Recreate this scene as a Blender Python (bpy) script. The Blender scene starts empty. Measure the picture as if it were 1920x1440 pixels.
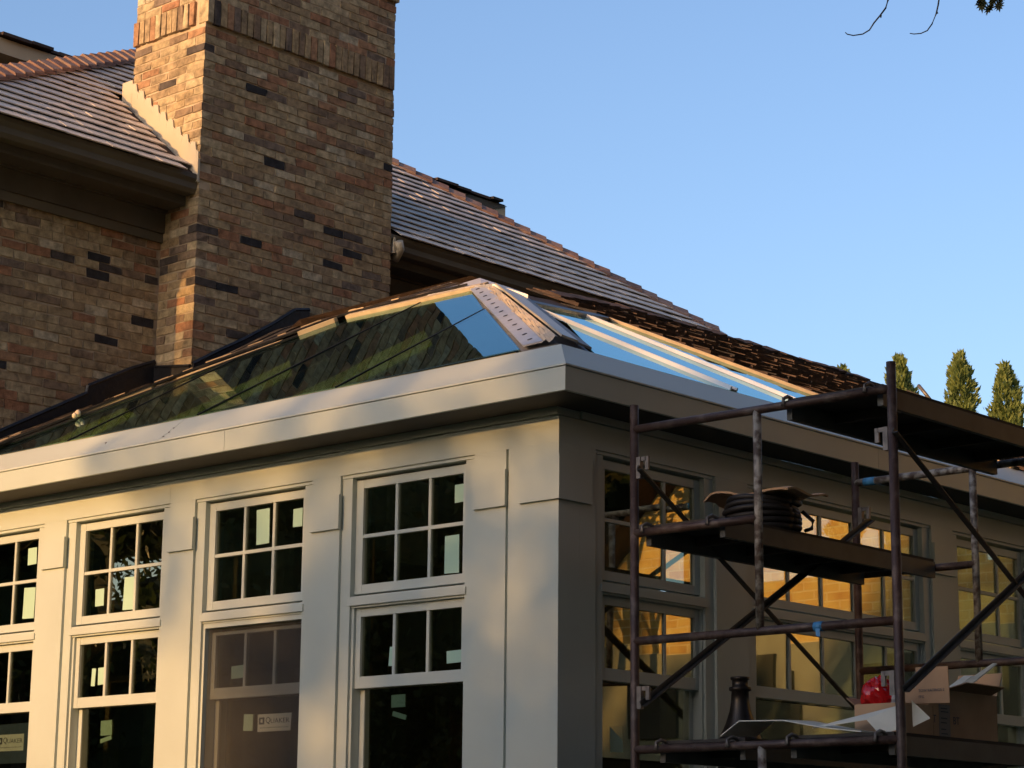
import bpy, math, random
import numpy as np
from mathutils import Vector, Matrix
random.seed(11); rng = np.random.default_rng(5)
S = bpy.context.scene; COL = S.collection
# ---------------------------------------------------------------- camera, world, sun, exposure
cam = bpy.data.cameras.new('camera'); camo = bpy.data.objects.new('camera', cam); COL.objects.link(camo)
CAM = Vector((7.0802, -8.1611, 0.0))
def cam_axes():
    ya, pi_, ro = (math.radians(a) for a in (-42.1922, 12.5454, 0.564))
    f = Vector((math.sin(ya)*math.cos(pi_), math.cos(ya)*math.cos(pi_), math.sin(pi_)))
    r0 = Vector((math.cos(ya), -math.sin(ya), 0)); u0 = r0.cross(f)
    return r0*math.cos(ro)+u0*math.sin(ro), -r0*math.sin(ro)+u0*math.cos(ro), f
r_, u_, f_ = cam_axes()
camo.matrix_world = Matrix(((r_.x, u_.x, -f_.x, CAM.x), (r_.y, u_.y, -f_.y, CAM.y), (r_.z, u_.z, -f_.z, CAM.z), (0, 0, 0, 1)))
cam.sensor_width = 36; cam.lens = 4157.23/1920*36; cam.clip_start = 0.1; cam.clip_end = 2000
S.camera = camo
SUN_AZ = (-0.105, -0.9945); SUN_EL = math.radians(11.5)
w = bpy.data.worlds.new('World'); S.world = w; w.use_nodes = True
nt = w.node_tree; nt.nodes.clear()
sky = nt.nodes.new('ShaderNodeTexSky'); sky.sky_type = 'NISHITA'; sky.sun_disc = False
sky.sun_elevation = SUN_EL; sky.sun_rotation = math.radians(174)
sky.altitude = 0; sky.air_density = 1.0; sky.dust_density = 2.5; sky.ozone_density = 2.9
bg = nt.nodes.new('ShaderNodeBackground'); bg.inputs[1].default_value = 0.15
wo = nt.nodes.new('ShaderNodeOutputWorld')
tn = nt.nodes.new('ShaderNodeMix'); tn.data_type = 'RGBA'; tn.blend_type = 'MULTIPLY'; tn.inputs[0].default_value = 1; tn.inputs[7].default_value = (.975, .89, .895, 1)
nt.links.new(sky.outputs[0], tn.inputs[6]); nt.links.new(tn.outputs[2], bg.inputs[0]); nt.links.new(bg.outputs[0], wo.inputs[0])
sl = bpy.data.lights.new('sun', 'SUN'); sl.energy = 2.5; sl.angle = math.radians(0.6); sl.color = (1.0, 0.53, 0.18)
so = bpy.data.objects.new('sun', sl); COL.objects.link(so)
sd = Vector((SUN_AZ[0]*math.cos(SUN_EL), SUN_AZ[1]*math.cos(SUN_EL), math.sin(SUN_EL))).normalized()
so.rotation_euler = sd.to_track_quat('Z', 'Y').to_euler(); so.location = sd*60
vs = S.view_settings; vs.view_transform = 'Standard'; vs.look = 'None'; vs.gamma = 1; vs.use_curve_mapping = False
vs.exposure = 1.0
S.cycles.max_bounces = 8; S.cycles.transparent_max_bounces = 16

# ---------------------------------------------------------------- materials
def newmat(name):
    m = bpy.data.materials.new(name); m.use_nodes = True; n = m.node_tree.nodes; n.clear()
    o = n.new('ShaderNodeOutputMaterial'); b = n.new('ShaderNodeBsdfPrincipled')
    m.node_tree.links.new(b.outputs[0], o.inputs[0]); return m, m.node_tree, b, o
def mat(name, col, rough=0.6, metal=0.0, var=0.12, scale=3.0, col2=None, bump=0.0, bscale=60.0, stretch=None, spec=0.5, th=(0.42, 0.6)):
    m, t, b, o = newmat(name); N = t.nodes; Lk = t.links
    tc = N.new('ShaderNodeTexCoord'); mp = N.new('ShaderNodeMapping'); geo = N.new('ShaderNodeNewGeometry')
    Lk.new(geo.outputs['Position'], mp.inputs[0])
    if stretch: mp.inputs['Scale'].default_value = stretch
    nz = N.new('ShaderNodeTexNoise'); nz.inputs['Scale'].default_value = scale; nz.inputs['Detail'].default_value = 6
    Lk.new(mp.outputs[0], nz.inputs['Vector'])
    rp = N.new('ShaderNodeValToRGB')
    c1 = tuple(c*(1-var) for c in col); c2 = col2 if col2 else tuple(min(1, c*(1+var)) for c in col)
    rp.color_ramp.elements[0].color = (*c1, 1); rp.color_ramp.elements[1].color = (*c2, 1)
    if col2: rp.color_ramp.elements[0].color = (*col, 1); rp.color_ramp.elements[0].position = th[0]; rp.color_ramp.elements[1].position = th[1]
    else: rp.color_ramp.elements[0].position = .3; rp.color_ramp.elements[1].position = .7
    Lk.new(nz.outputs[0], rp.inputs[0]); Lk.new(rp.outputs[0], b.inputs['Base Color'])
    b.inputs['Roughness'].default_value = rough; b.inputs['Metallic'].default_value = metal
    b.inputs['Specular IOR Level'].default_value = spec
    if bump:
        n2 = N.new('ShaderNodeTexNoise'); n2.inputs['Scale'].default_value = bscale; n2.inputs['Detail'].default_value = 8
        Lk.new(mp.outputs[0], n2.inputs['Vector'])
        bp = N.new('ShaderNodeBump'); bp.inputs['Strength'].default_value = bump; bp.inputs['Distance'].default_value = 0.01
        Lk.new(n2.outputs[0], bp.inputs['Height']); Lk.new(bp.outputs[0], b.inputs['Normal'])
    return m
def ramp_mat(name, stops, rough=0.85, island=False, noise=(14, .35), bump=.5, bscale=120, spec=.3, dark=None):
    """colour picked per piece, with mottling inside each piece"""
    m, t, b, o = newmat(name); N = t.nodes; Lk = t.links
    geo = N.new('ShaderNodeNewGeometry'); oi = N.new('ShaderNodeObjectInfo')
    src = geo.outputs['Random Per Island'] if island else oi.outputs['Random']
    rp = N.new('ShaderNodeValToRGB'); e = rp.color_ramp.elements; rp.color_ramp.interpolation = 'CONSTANT'
    while len(e) < len(stops): e.new(.5)
    for i, (p, c) in enumerate(stops): e[i].position = p; e[i].color = (*c, 1)
    Lk.new(src, rp.inputs[0])
    nz = N.new('ShaderNodeTexNoise'); nz.inputs['Scale'].default_value = noise[0]; nz.inputs['Detail'].default_value = 7; nz.inputs['Roughness'].default_value = .65
    Lk.new(geo.outputs['Position'], nz.inputs['Vector'])
    mr = N.new('ShaderNodeMapRange'); mr.inputs['From Min'].default_value = .3; mr.inputs['From Max'].default_value = .7
    mr.inputs['To Min'].default_value = 1-noise[1]; mr.inputs['To Max'].default_value = 1+noise[1]
    Lk.new(nz.outputs[0], mr.inputs[0])
    mx = N.new('ShaderNodeVectorMath'); mx.operation = 'SCALE'
    Lk.new(rp.outputs[0], mx.inputs[0]); Lk.new(mr.outputs[0], mx.inputs['Scale'])
    Lk.new(mx.outputs[0], b.inputs['Base Color'])
    b.inputs['Roughness'].default_value = rough; b.inputs['Specular IOR Level'].default_value = spec
    n2 = N.new('ShaderNodeTexNoise'); n2.inputs['Scale'].default_value = bscale; n2.inputs['Detail'].default_value = 6
    Lk.new(geo.outputs['Position'], n2.inputs['Vector'])
    bp = N.new('ShaderNodeBump'); bp.inputs['Strength'].default_value = bump; bp.inputs['Distance'].default_value = .012
    Lk.new(n2.outputs[0], bp.inputs['Height']); Lk.new(bp.outputs[0], b.inputs['Normal'])
    return m
def glass(name, refl, base, tint, wav=0.0, wsc=2.2):
    m, t, b, o = newmat(name); N = t.nodes; Lk = t.links; N.remove(b)
    lw = N.new('ShaderNodeLayerWeight'); lw.inputs[0].default_value = .5
    pw = N.new('ShaderNodeMath'); pw.operation = 'POWER'; pw.inputs[1].default_value = 4.0
    Lk.new(lw.outputs['Facing'], pw.inputs[0])
    mr = N.new('ShaderNodeMapRange'); mr.inputs['To Min'].default_value = base; mr.inputs['To Max'].default_value = 1
    Lk.new(pw.outputs[0], mr.inputs[0])
    tr = N.new('ShaderNodeBsdfTransparent'); tr.inputs[0].default_value = (*tint, 1)
    gl = N.new('ShaderNodeBsdfGlossy'); gl.inputs[0].default_value = (*refl, 1); gl.inputs['Roughness'].default_value = .0
    if wav:
        geo = N.new('ShaderNodeNewGeometry'); nz = N.new('ShaderNodeTexNoise'); nz.inputs['Scale'].default_value = wsc; nz.inputs['Detail'].default_value = 1
        Lk.new(geo.outputs['Position'], nz.inputs['Vector'])
        bp = N.new('ShaderNodeBump'); bp.inputs['Strength'].default_value = 1; bp.inputs['Distance'].default_value = wav
        Lk.new(nz.outputs[0], bp.inputs['Height']); Lk.new(bp.outputs[0], gl.inputs['Normal'])
    mx = N.new('ShaderNodeMixShader'); Lk.new(mr.outputs[0], mx.inputs[0]); Lk.new(tr.outputs[0], mx.inputs[1]); Lk.new(gl.outputs[0], mx.inputs[2])
    Lk.new(mx.outputs[0], o.inputs[0]); return m
def leafmat(name, c1, c2, trans=.35):
    m, t, b, o = newmat(name); N = t.nodes; Lk = t.links
    geo = N.new('ShaderNodeNewGeometry'); rp = N.new('ShaderNodeValToRGB')
    rp.color_ramp.elements[0].color = (*c1, 1); rp.color_ramp.elements[1].color = (*c2, 1)
    Lk.new(geo.outputs['Random Per Island'], rp.inputs[0]); Lk.new(rp.outputs[0], b.inputs['Base Color'])
    b.inputs['Roughness'].default_value = .6
    tl = N.new('ShaderNodeBsdfTranslucent'); Lk.new(rp.outputs[0], tl.inputs[0])
    mx = N.new('ShaderNodeMixShader'); mx.inputs[0].default_value = trans
    Lk.new(b.outputs[0], mx.inputs[1]); Lk.new(tl.outputs[0], mx.inputs[2]); Lk.new(mx.outputs[0], o.inputs[0]); return m

PAINT = mat('greige_paint', (.485, .545, .505), .45, var=.07, scale=1.3, bump=.05, bscale=90)
SOFD = mat('dark_brown_soffit', (.060, .052, .045), .7, var=.08)  # eave underside, coloured far darker than the wall paint
TRIM = mat('sash_paint', (.51, .565, .525), .4, var=.04, scale=2)
CAPM = mat('coated_metal_cap', (.525, .575, .53), .5, var=.04, scale=1.0)
BSTOPS = [(0, (.38, .28, .155)), (.2, (.325, .24, .14)), (.36, (.44, .35, .21)), (.5, (.35, .20, .11)), (.58, (.385, .30, .175)), (.70, (.235, .165, .105)), (.82, (.34, .175, .095)), (.88, (.47, .40, .27)), (.93, (.20, .15, .11)), (.957, (.085, .07, .06)), (.975, (.035, .034, .036))]
BRICK = ramp_mat('old_brick', BSTOPS, noise=(15, .55))
BRICKI = ramp_mat('old_brick_mass', BSTOPS, island=True, noise=(15, .55))
MORTAR = mat('mortar', (.47, .37, .25), .95, var=.25, scale=9, bump=.6, bscale=70)
SSTOPS = [(0, (.76, .66, .56)), (.25, (.73, .64, .55)), (.5, (.78, .67, .56)), (.75, (.71, .63, .545))]
SHING = ramp_mat('weathered_shingle', SSTOPS, rough=.6, spec=.5, noise=(7, .12), bump=.12, bscale=50)
SHINGI = ramp_mat('weathered_shingle_mass', SSTOPS, rough=.6, spec=.5, island=True, noise=(7, .12), bump=.12, bscale=50)
CAPT = ramp_mat('ridge_cap_shingle', [(0, (.31, .19, .15)), (.4, (.27, .16, .125)), (.7, (.34, .225, .18))], noise=(12, .25), bump=.3)
SHAKE = ramp_mat('dark_shake', [(0, (.070, .047, .037)), (.3, (.052, .037, .032)), (.6, (.095, .062, .048)), (.85, (.036, .031, .031))], noise=(18, .4), bump=.6)
SHAKEI = ramp_mat('dark_shake_mass', [(0, (.070, .047, .037)), (.3, (.052, .037, .032)), (.6, (.095, .062, .048)), (.85, (.036, .031, .031))], island=True, noise=(18, .4), bump=.6)
GUTTER = mat('brown_gutter', (.13, .112, .08), .6, var=.12, scale=4)
SOFFIT = mat('brown_soffit', (.10, .085, .062), .8, var=.15, scale=5)
CREAM = mat('cream_stucco', (.50, .40, .26), .8, var=.08, scale=3)
FLASH = mat('cream_flashing', (.56, .49, .37), .4, var=.05, scale=3)
MEMB = mat('black_membrane', (.014, .014, .017), .45, var=.3, scale=20, bump=.5, bscale=25)
DECKW = mat('torn_roof_felt', (.036, .027, .021), .9, col2=(.24, .18, .115), scale=11, bump=.9, bscale=40, th=(.56, .66))
WGLASS = glass('window_glass', (.98, .92, .70), .32, (.60, .64, .58), wav=.0005)
SGLASS = glass('skylight_glass', (.46, .68, .74), .27, (.90, .95, .78), wav=.0022, wsc=.8)
GREENS = mat('green_sheathing', (.62, .68, .22), .7, var=.15, scale=4)
BLACKS = mat('silicone_joint', (.012, .012, .012), .5)
WHITEM = mat('white_rafter_cap', (.92, .92, .92), .25, metal=.35, var=.03)
TANW = mat('tan_batten', (.52, .40, .26), .6, var=.15, scale=8)
PERF = mat('mill_finish_flange', (.60, .58, .58), .4, metal=.3, var=.08, scale=12)
FOIL = mat('creased_paper_facing', (.62, .50, .36), .55, var=.1, scale=9, bump=.25, bscale=14)
GREYT = mat('grey_tape', (.22, .215, .22), .6, var=.2, scale=18, bump=.5, bscale=60)
LABEL = mat('mint_label_paper', (.40, .60, .48), .7, var=.04)
LABELW = mat('white_label_paper', (.52, .60, .56), .7, var=.03)
LABELB = mat('blue_label_sheet', (.03, .065, .10), .6)
INKM = mat('label_ink', (.05, .07, .10), .7)
RUST = mat('rusty_scaffold_tube', (.060, .036, .030), .5, metal=.15, col2=(.15, .115, .095), scale=16, bump=.3, bscale=80, th=(.48, .75))
WORN = mat('paint_spattered_tube', (.09, .065, .05), .6, metal=.1, col2=(.34, .32, .28), scale=24, bump=.4, bscale=70, th=(.42, .6))
BRACE = mat('dark_brace_steel', (.040, .040, .038), .5, metal=.2, var=.3, scale=12)
HOOKM = mat('galvanised_hook', (.20, .18, .165), .5, metal=.4, var=.3, scale=20)
PLANKU = mat('plank_plywood', (.045, .040, .036), .85, var=.3, scale=7)
PLANKR = mat('plank_side_rail', (.090, .092, .085), .55, metal=.1, var=.2, scale=6)
BLUET = mat('blue_tape', (.06, .26, .52), .5, var=.1, scale=30)
CARD = mat('cardboard', (.52, .34, .20), .85, var=.1, scale=6)
CARDD = mat('cardboard_inside', (.36, .23, .135), .9, var=.1, scale=6)
CABLE = mat('black_cable', (.010, .010, .012), .6, var=.2)
WBOARD = mat('white_lined_board', (.66, .67, .60), .6, var=.04, scale=5)
REDP = mat('red_plastic_film', (.60, .012, .016), .12, var=.1, scale=9, spec=.8)
GREYL = mat('grey_label', (.22, .22, .21), .7)
CLEARP = mat('clear_plastic_wrap', (.45, .46, .47), .15, var=.2, scale=20)
BLACKM = mat('black_iron', (.010, .010, .012), .4, var=.2)
DARKIN = mat('interior_plywood', (.16, .135, .10), .9, var=.3, scale=4)
STUD = mat('framing_timber', (.30, .22, .13), .85, var=.2, scale=6)
BARK = mat('bark', (.10, .075, .055), .9, var=.3, scale=12, bump=.8, bscale=30)
LAWN = mat('lawn_grass', (.026, .042, .014), .95, col2=(.04, .055, .018), scale=2.0, bump=.8, bscale=40)
LEAFD = leafmat('dark_leaf', (.025, .045, .012), (.06, .085, .022), .25)
CROWNCORE = mat('opaque_core', (.022, .036, .012), .95, var=.4, scale=9, bump=1, bscale=14)  # for opaque masses added inside crowns to stop light
LEAFA = leafmat('arborvitae_leaf', (.085, .125, .025), (.25, .29, .08), .42)
LEAFM = leafmat('maple_leaf', (.09, .10, .035), (.24, .23, .10), .4)

SCREEN, t_, b_, o_ = newmat('grey_insect_screen')
b_.inputs['Base Color'].default_value = (.045, .045, .045, 1); b_.inputs['Roughness'].default_value = .8
tr_ = t_.nodes.new('ShaderNodeBsdfTransparent'); mx_ = t_.nodes.new('ShaderNodeMixShader'); mx_.inputs[0].default_value = .36
t_.links.new(tr_.outputs[0], mx_.inputs[1]); t_.links.new(b_.outputs[0], mx_.inputs[2]); t_.links.new(mx_.outputs[0], o_.inputs[0])
def brickwall_mat(name, c1, c2, cm, bw, rh, ms):
    m, t_, b, o = newmat(name); N = t_.nodes; Lk = t_.links
    geo = N.new('ShaderNodeNewGeometry'); sx = N.new('ShaderNodeSeparateXYZ'); cx = N.new('ShaderNodeCombineXYZ')
    Lk.new(geo.outputs['Position'], sx.inputs[0]); ad = N.new('ShaderNodeMath'); ad.operation = 'ADD'; Lk.new(sx.outputs[0], ad.inputs[0]); Lk.new(sx.outputs[1], ad.inputs[1])
    Lk.new(ad.outputs[0], cx.inputs[0]); Lk.new(sx.outputs[2], cx.inputs[1])
    bt = N.new('ShaderNodeTexBrick'); bt.inputs['Scale'].default_value = 1; bt.inputs['Brick Width'].default_value = bw; bt.inputs['Row Height'].default_value = rh
    bt.inputs['Mortar Size'].default_value = ms; bt.inputs['Color1'].default_value = (*c1, 1); bt.inputs['Color2'].default_value = (*c2, 1); bt.inputs['Mortar'].default_value = (*cm, 1)
    Lk.new(cx.outputs[0], bt.inputs['Vector']); nz = N.new('ShaderNodeTexNoise'); nz.inputs['Scale'].default_value = 6; nz.inputs['Detail'].default_value = 6; Lk.new(cx.outputs[0], nz.inputs['Vector'])
    mx = N.new('ShaderNodeMix'); mx.data_type = 'RGBA'; mx.blend_type = 'OVERLAY'; mx.inputs[0].default_value = .6
    Lk.new(bt.outputs[0], mx.inputs[6]); Lk.new(nz.outputs[0], mx.inputs[7]); Lk.new(mx.outputs[2], b.inputs['Base Color']); b.inputs['Roughness'].default_value = .9
    bp = N.new('ShaderNodeBump'); bp.inputs['Distance'].default_value = .02; Lk.new(bt.outputs['Fac'], bp.inputs['Height']); bp.invert = True; Lk.new(bp.outputs[0], b.inputs['Normal'])
    return m

# ---------------------------------------------------------------- mesh helpers (world coordinates)
ORG = {}
class MB:
    def __init__(s): s.v = []; s.f = []
    def add(s, v, f):
        b = len(s.v); s.v += [tuple(p) for p in v]; s.f += [tuple(b+i for i in q) for q in f]; return s
    def hexa(s, p):
        return s.add(p, [(0, 3, 2, 1), (4, 5, 6, 7), (0, 1, 5, 4), (1, 2, 6, 5), (2, 3, 7, 6), (3, 0, 4, 7)])
    def box(s, a, b):
        x0, x1 = sorted((a[0], b[0])); y0, y1 = sorted((a[1], b[1])); z0, z1 = sorted((a[2], b[2]))
        return s.hexa([(x0, y0, z0), (x1, y0, z0), (x1, y1, z0), (x0, y1, z0), (x0, y0, z1), (x1, y0, z1), (x1, y1, z1), (x0, y1, z1)])
    def obox(s, c, ax, ay, az):
        c, ax, ay, az = (Vector(q) for q in (c, ax, ay, az))
        return s.hexa([c-ax-ay-az, c+ax-ay-az, c+ax+ay-az, c-ax+ay-az, c-ax-ay+az, c+ax-ay+az, c+ax+ay+az, c-ax+ay+az])
    def slab(s, poly, n):
        """planar polygon given thickness vector n"""
        n = Vector(n); k = len(poly); P = [Vector(q) for q in poly]
        return s.add(P+[q+n for q in P], [tuple(range(k))[::-1], tuple(range(k, 2*k))]+[(i, (i+1) % k, k+(i+1) % k, k+i) for i in range(k)])
    def tube(s, pts, r, n=10, caps=True, r1=None):
        P = [Vector(q) for q in pts]; b = len(s.v); m = len(P)
        for i, q in enumerate(P):
            t = (P[min(i+1, m-1)]-P[max(i-1, 0)]).normalized()
            a = t.cross(Vector((0, 0, 1)) if abs(t.z) < .9 else Vector((1, 0, 0))).normalized(); c = t.cross(a)
            rr = r if r1 is None else r+(r1-r)*i/(m-1)
            for j in range(n):
                th = 2*math.pi*j/n; s.v.append(tuple(q+a*rr*math.cos(th)+c*rr*math.sin(th)))
        for i in range(m-1):
            for j in range(n): s.f.append((b+i*n+j, b+i*n+(j+1) % n, b+(i+1)*n+(j+1) % n, b+(i+1)*n+j))
        if caps:
            s.f.append(tuple(b+j for j in range(n))[::-1]); s.f.append(tuple(b+(m-1)*n+j for j in range(n)))
        return s
    def lathe(s, c, prof, n=24):
        b = len(s.v); c = Vector(c)
        for r, z in prof:
            for j in range(n): th = 2*math.pi*j/n; s.v.append((c.x+r*math.cos(th), c.y+r*math.sin(th), c.z+z))
        for i in range(len(prof)-1):
            for j in range(n): s.f.append((b+i*n+j, b+i*n+(j+1) % n, b+(i+1)*n+(j+1) % n, b+(i+1)*n+j))
        s.f.append(tuple(b+j for j in range(n))[::-1]); s.f.append(tuple(b+(len(prof)-1)*n+j for j in range(n)))
        return s
    def build(s, name, m, parent=None, smooth=False, **kw):
        V = np.array(s.v, float); o = (V.min(0)+V.max(0))/2
        me = bpy.data.meshes.new(name); me.from_pydata([tuple(q) for q in V-o], [], s.f); me.materials.append(m)
        if smooth:
            for pl in me.polygons: pl.use_smooth = True
        return link(name, me, o, parent, **kw)
def link(name, me, o, parent=None, **kw):
    ob = bpy.data.objects.new(name, me); COL.objects.link(ob)
    o = Vector(o); ORG[ob.name] = o
    if parent is not None: ob.parent = parent; ob.location = o-ORG[parent.name]
    else: ob.location = o
    for k, v in kw.items(): ob[k] = v
    return ob
def thing(name, loc, label, category, group=None):
    e = bpy.data.objects.new(name, None); COL.objects.link(e); e.location = loc; ORG[e.name] = Vector(loc)
    e.empty_display_size = .2; e['label'] = label; e['category'] = category
    if group: e['group'] = group
    return e
def tag(o, label, category, group=None):
    o['label'] = label; o['category'] = category
    if group: o['group'] = group
    return o
def box(name, a, b, m, parent=None, **kw): return MB().box(a, b).build(name, m, parent, **kw)

GZ = -1.6
# ---------------------------------------------------------------- ground
g = MB().box((-400, -400, GZ-.3), (400, 400, GZ)).build('lawn', LAWN); g['kind'] = 'structure'

# ================================================================ brick house (wing with chimney)
house = thing('brick_house', (-7.6, 3.5, GZ), 'brown brick house with big chimney and shingled hip roof behind the sunroom', 'house')
XC, YC, YR = -5.261, 1.962, 3.975       # chimney front plane, left and right side planes
XW = -5.678                             # house wall plane
XB = -6.105                             # chimney back
BW, BH, JT = .203, .0575, .0102         # brick and joint
# ---- brick variants
def brick_mesh(l, h, d, m, jit=.006):
    b = MB().box((-l/2, -d/2, -h/2), (l/2, d/2, h/2))
    b.v = [tuple(c+random.uniform(-jit, jit)*(1 if i != 1 else .5) for i, c in enumerate(v)) for v in b.v]
    me = bpy.data.meshes.new('brick'); me.from_pydata(b.v, [], b.f); me.materials.append(m); return me
BM = {}
def get_brick(l, h, d):
    k = (round(l, 3), round(h, 3), round(d, 3))
    if k not in BM: BM[k] = [brick_mesh(l, h, d, BRICK) for _ in range(7)]
    return random.choice(BM[k])
def place_brick(c, l, h, d, along, parent):
    ob = bpy.data.objects.new('brick', get_brick(l, h, d)); COL.objects.link(ob); ob.parent = parent
    ob.location = Vector(c)-ORG[parent.name]
    if along == 'Y': ob.rotation_euler = (0, 0, math.pi/2)
    ob.rotation_euler.x = random.uniform(-.012, .012) if along == 'X' else 0
    return ob
def mass_bricks(lst, name, parent):
    mb = MB()
    for c, l, h, d, al in lst:
        e = (l/2, d/2, h/2) if al == 'X' else (d/2, l/2, h/2)
        j = [random.uniform(-.003, .003) for _ in range(3)]
        mb.box([c[i]-e[i]+j[i] for i in range(3)], [c[i]+e[i]+j[i] for i in range(3)])
    if mb.v: mb.build(name, BRICKI, parent, kind='stuff')
def run(u0, u1, off):
    """running bond along u: list of (start,end)"""
    out = []; u = u0
    first = BW if off == 0 else BW/2-JT/2
    while u < u1-.02:
        e = min(u+first, u1); first = BW
        if e-u > .03: out.append((u, e))
        u = e+JT
    return out
chim = box('chimney', (XC-.0055, YC+.0055, 2.4), (XB+.0055, YR-.0055, 7.5), MORTAR, house)
box('chimney_footing', (XC-.02, YC+.02, GZ), (XB, YR-.02, 2.398), MORTAR, chim)
front, side, rest = [], [], []
nz0 = 0
z = 3.30; k = 0; SZ0, SZ1 = 6.295, 6.295+.203
while z < 7.3:
    if SZ0-.03 < z < SZ1-.01:
        # soldier course, a little proud
        u = YC
        while u < YR-.03:
            e = u+BH
            front.append(((XC-.04+.014, (u+e)/2, (SZ0+SZ1)/2), BH, SZ1-SZ0-.008, .1, 'Y', 1)); u = e+JT*.9
        u = XC-.115
        while u > XB+.03:
            side.append(((u-BH/2, YC+.04-.014, (SZ0+SZ1)/2), BH, SZ1-SZ0-.008, .1, 'X', 1)); u -= BH+JT*.9
        z = SZ1+JT; continue
    off = k % 2; pr = 0.0 if z < SZ1 else -.001
    for (a, b) in run(YC if off == 0 else YC+.1+JT, YR, 0):
        front.append(((XC-.05+pr+random.uniform(-.002, .002), (a+b)/2, z+BH/2), b-a, BH, .1, 'Y', 0))
    lim = (XC-XB) if z > 4.95 else (XC-XW)
    for (a, b) in run(0 if off == 1 else .1+JT, lim, 0):
        side.append(((XC-(a+b)/2, YC+.05-pr+random.uniform(-.002, .002), z+BH/2), b-a, BH, .1, 'X', 0))
    z += BH+JT; k += 1
def mem_z(y): return 3.602+(y-1.956)*.565
objs = []
for q in side:
    c = q[0]
    if c[2] > 6.62: rest.append(q[:5]); continue
    if 4.95 < c[2] < 5.16+(XC-c[0])*.85-.05: continue
    if c[2] < 3.55: continue
    objs.append((2, q))
for q in front:
    c = q[0]
    if c[2] < mem_z(min(c[1], 3.05))-.12: continue
    if c[2] > 6.62: rest.append(q[:5]); continue
    objs.append((1 if q[5] else random.random()*.9, q))
objs.sort(key=lambda t: -t[0])
for i, (pri, q) in enumerate(objs):
    if i < 300: place_brick(*q[:5], chim)
    else: rest.append(q[:5])
# right side and back of the chimney, far upper courses
z = 4.6; k = 0
while z < 7.3:
    for (a, b) in run(.1+JT, XC-XB, k % 2): rest.append(((XC-(a+b)/2, YR-.05, z+BH/2), b-a, BH, .1, 'X'))
    for (a, b) in run(YC+.1+JT, YR-.1, k % 2): rest.append(((XB+.05, (a+b)/2, z+BH/2), b-a, BH, .1, 'Y'))
    z += BH+JT; k += 1
mass_bricks(rest, 'upper_brickwork', chim)
for zz, o in ((7.08, .02), (7.15, .05), (7.22, .085)): box('corbel', (XC+o, YC-o, zz), (XB-o, YR+o, zz+.065), BRICKI, chim)

# ---- walls
wall = box('wall', (XW-.0055, -.1, GZ), (-9.0, 8.0, 5.0), MORTAR, house)
lst = []; z = 2.75; k = 0
while z < 4.66:
    for (a, b) in run(.02, YC-.01, k % 2):
        lst.append(((XW-.05+random.uniform(-.002, .002), (a+b)/2, z+BH/2), b-a, BH, .1, 'Y'))
    z += BH+JT; k += 1
vis = [q for q in lst if q[0][2] > 2.93+(q[0][1]-.6)*.5]; hid = [q for q in lst if q not in vis]
for q in vis[:300]: place_brick(*q, wall)
hid += vis[300:]
z = 3.9; k = 0
while z < 4.7:
    for (a, b) in run(YR+.01, 8.0, k % 2): hid.append(((XW-.05, (a+b)/2, z+BH/2), b-a, BH, .1, 'Y'))
    z += BH+JT; k += 1
mass_bricks(hid, 'shaded_brickwork', wall)
OBW = brickwall_mat('old_brick_wall', (.40, .29, .16), (.30, .19, .11), (.47, .37, .25), .213, .0677, .010)
box('gable_wall', (XW-.001, -.125, GZ), (-9.0, -.1005, 4.62), OBW, house)
# ---- eaves
for (y0, y1) in ((-.54, YC-.004), (YR+.004, 8.40)):
    prof = [(-5.40, 4.945), (-5.31, 4.945), (-5.285, 4.975), (-5.285, 5.02), (-5.262, 5.05), (-5.262, 5.085), (-5.275, 5.085), (-5.40, 5.06)]
    MB().slab([(x, y0, z_) for x, z_ in prof], (0, y1-y0, 0)).build('gutter', GUTTER, house)
    box('fascia_board', (-5.402, y0+.01, 4.90), (-5.43, y1, 5.05), SOFFIT, house)
    box('soffit', (-5.402, y0+.02, 4.875), (-5.60, y1, 4.898), SOFFIT, house)
    box('soffit', (-5.605, y0+.02, 4.86), (XW, y1, 4.885), SOFFIT, house)
    box('frieze_board', (XW+.045, max(y0, -.1), 4.70), (XW-.01, min(y1, 8.0), 4.858), SOFFIT, house)
    box('frieze_board', (XW+.028, max(y0, -.1), 4.63), (XW-.01, min(y1, 8.0), 4.698), GUTTER, house)
box('gutter_end', (-5.255, YR+.03, 4.93), (-5.40, YR+.05, 5.06), FLASH, house)
MB().tube([(-5.22, YR+.05, 5.02), (-5.24, YR+.09, 4.97), (-5.32, YR+.11, 4.90)], .035, 12).build('downspout_elbow', FLASH, house, smooth=True)
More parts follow.
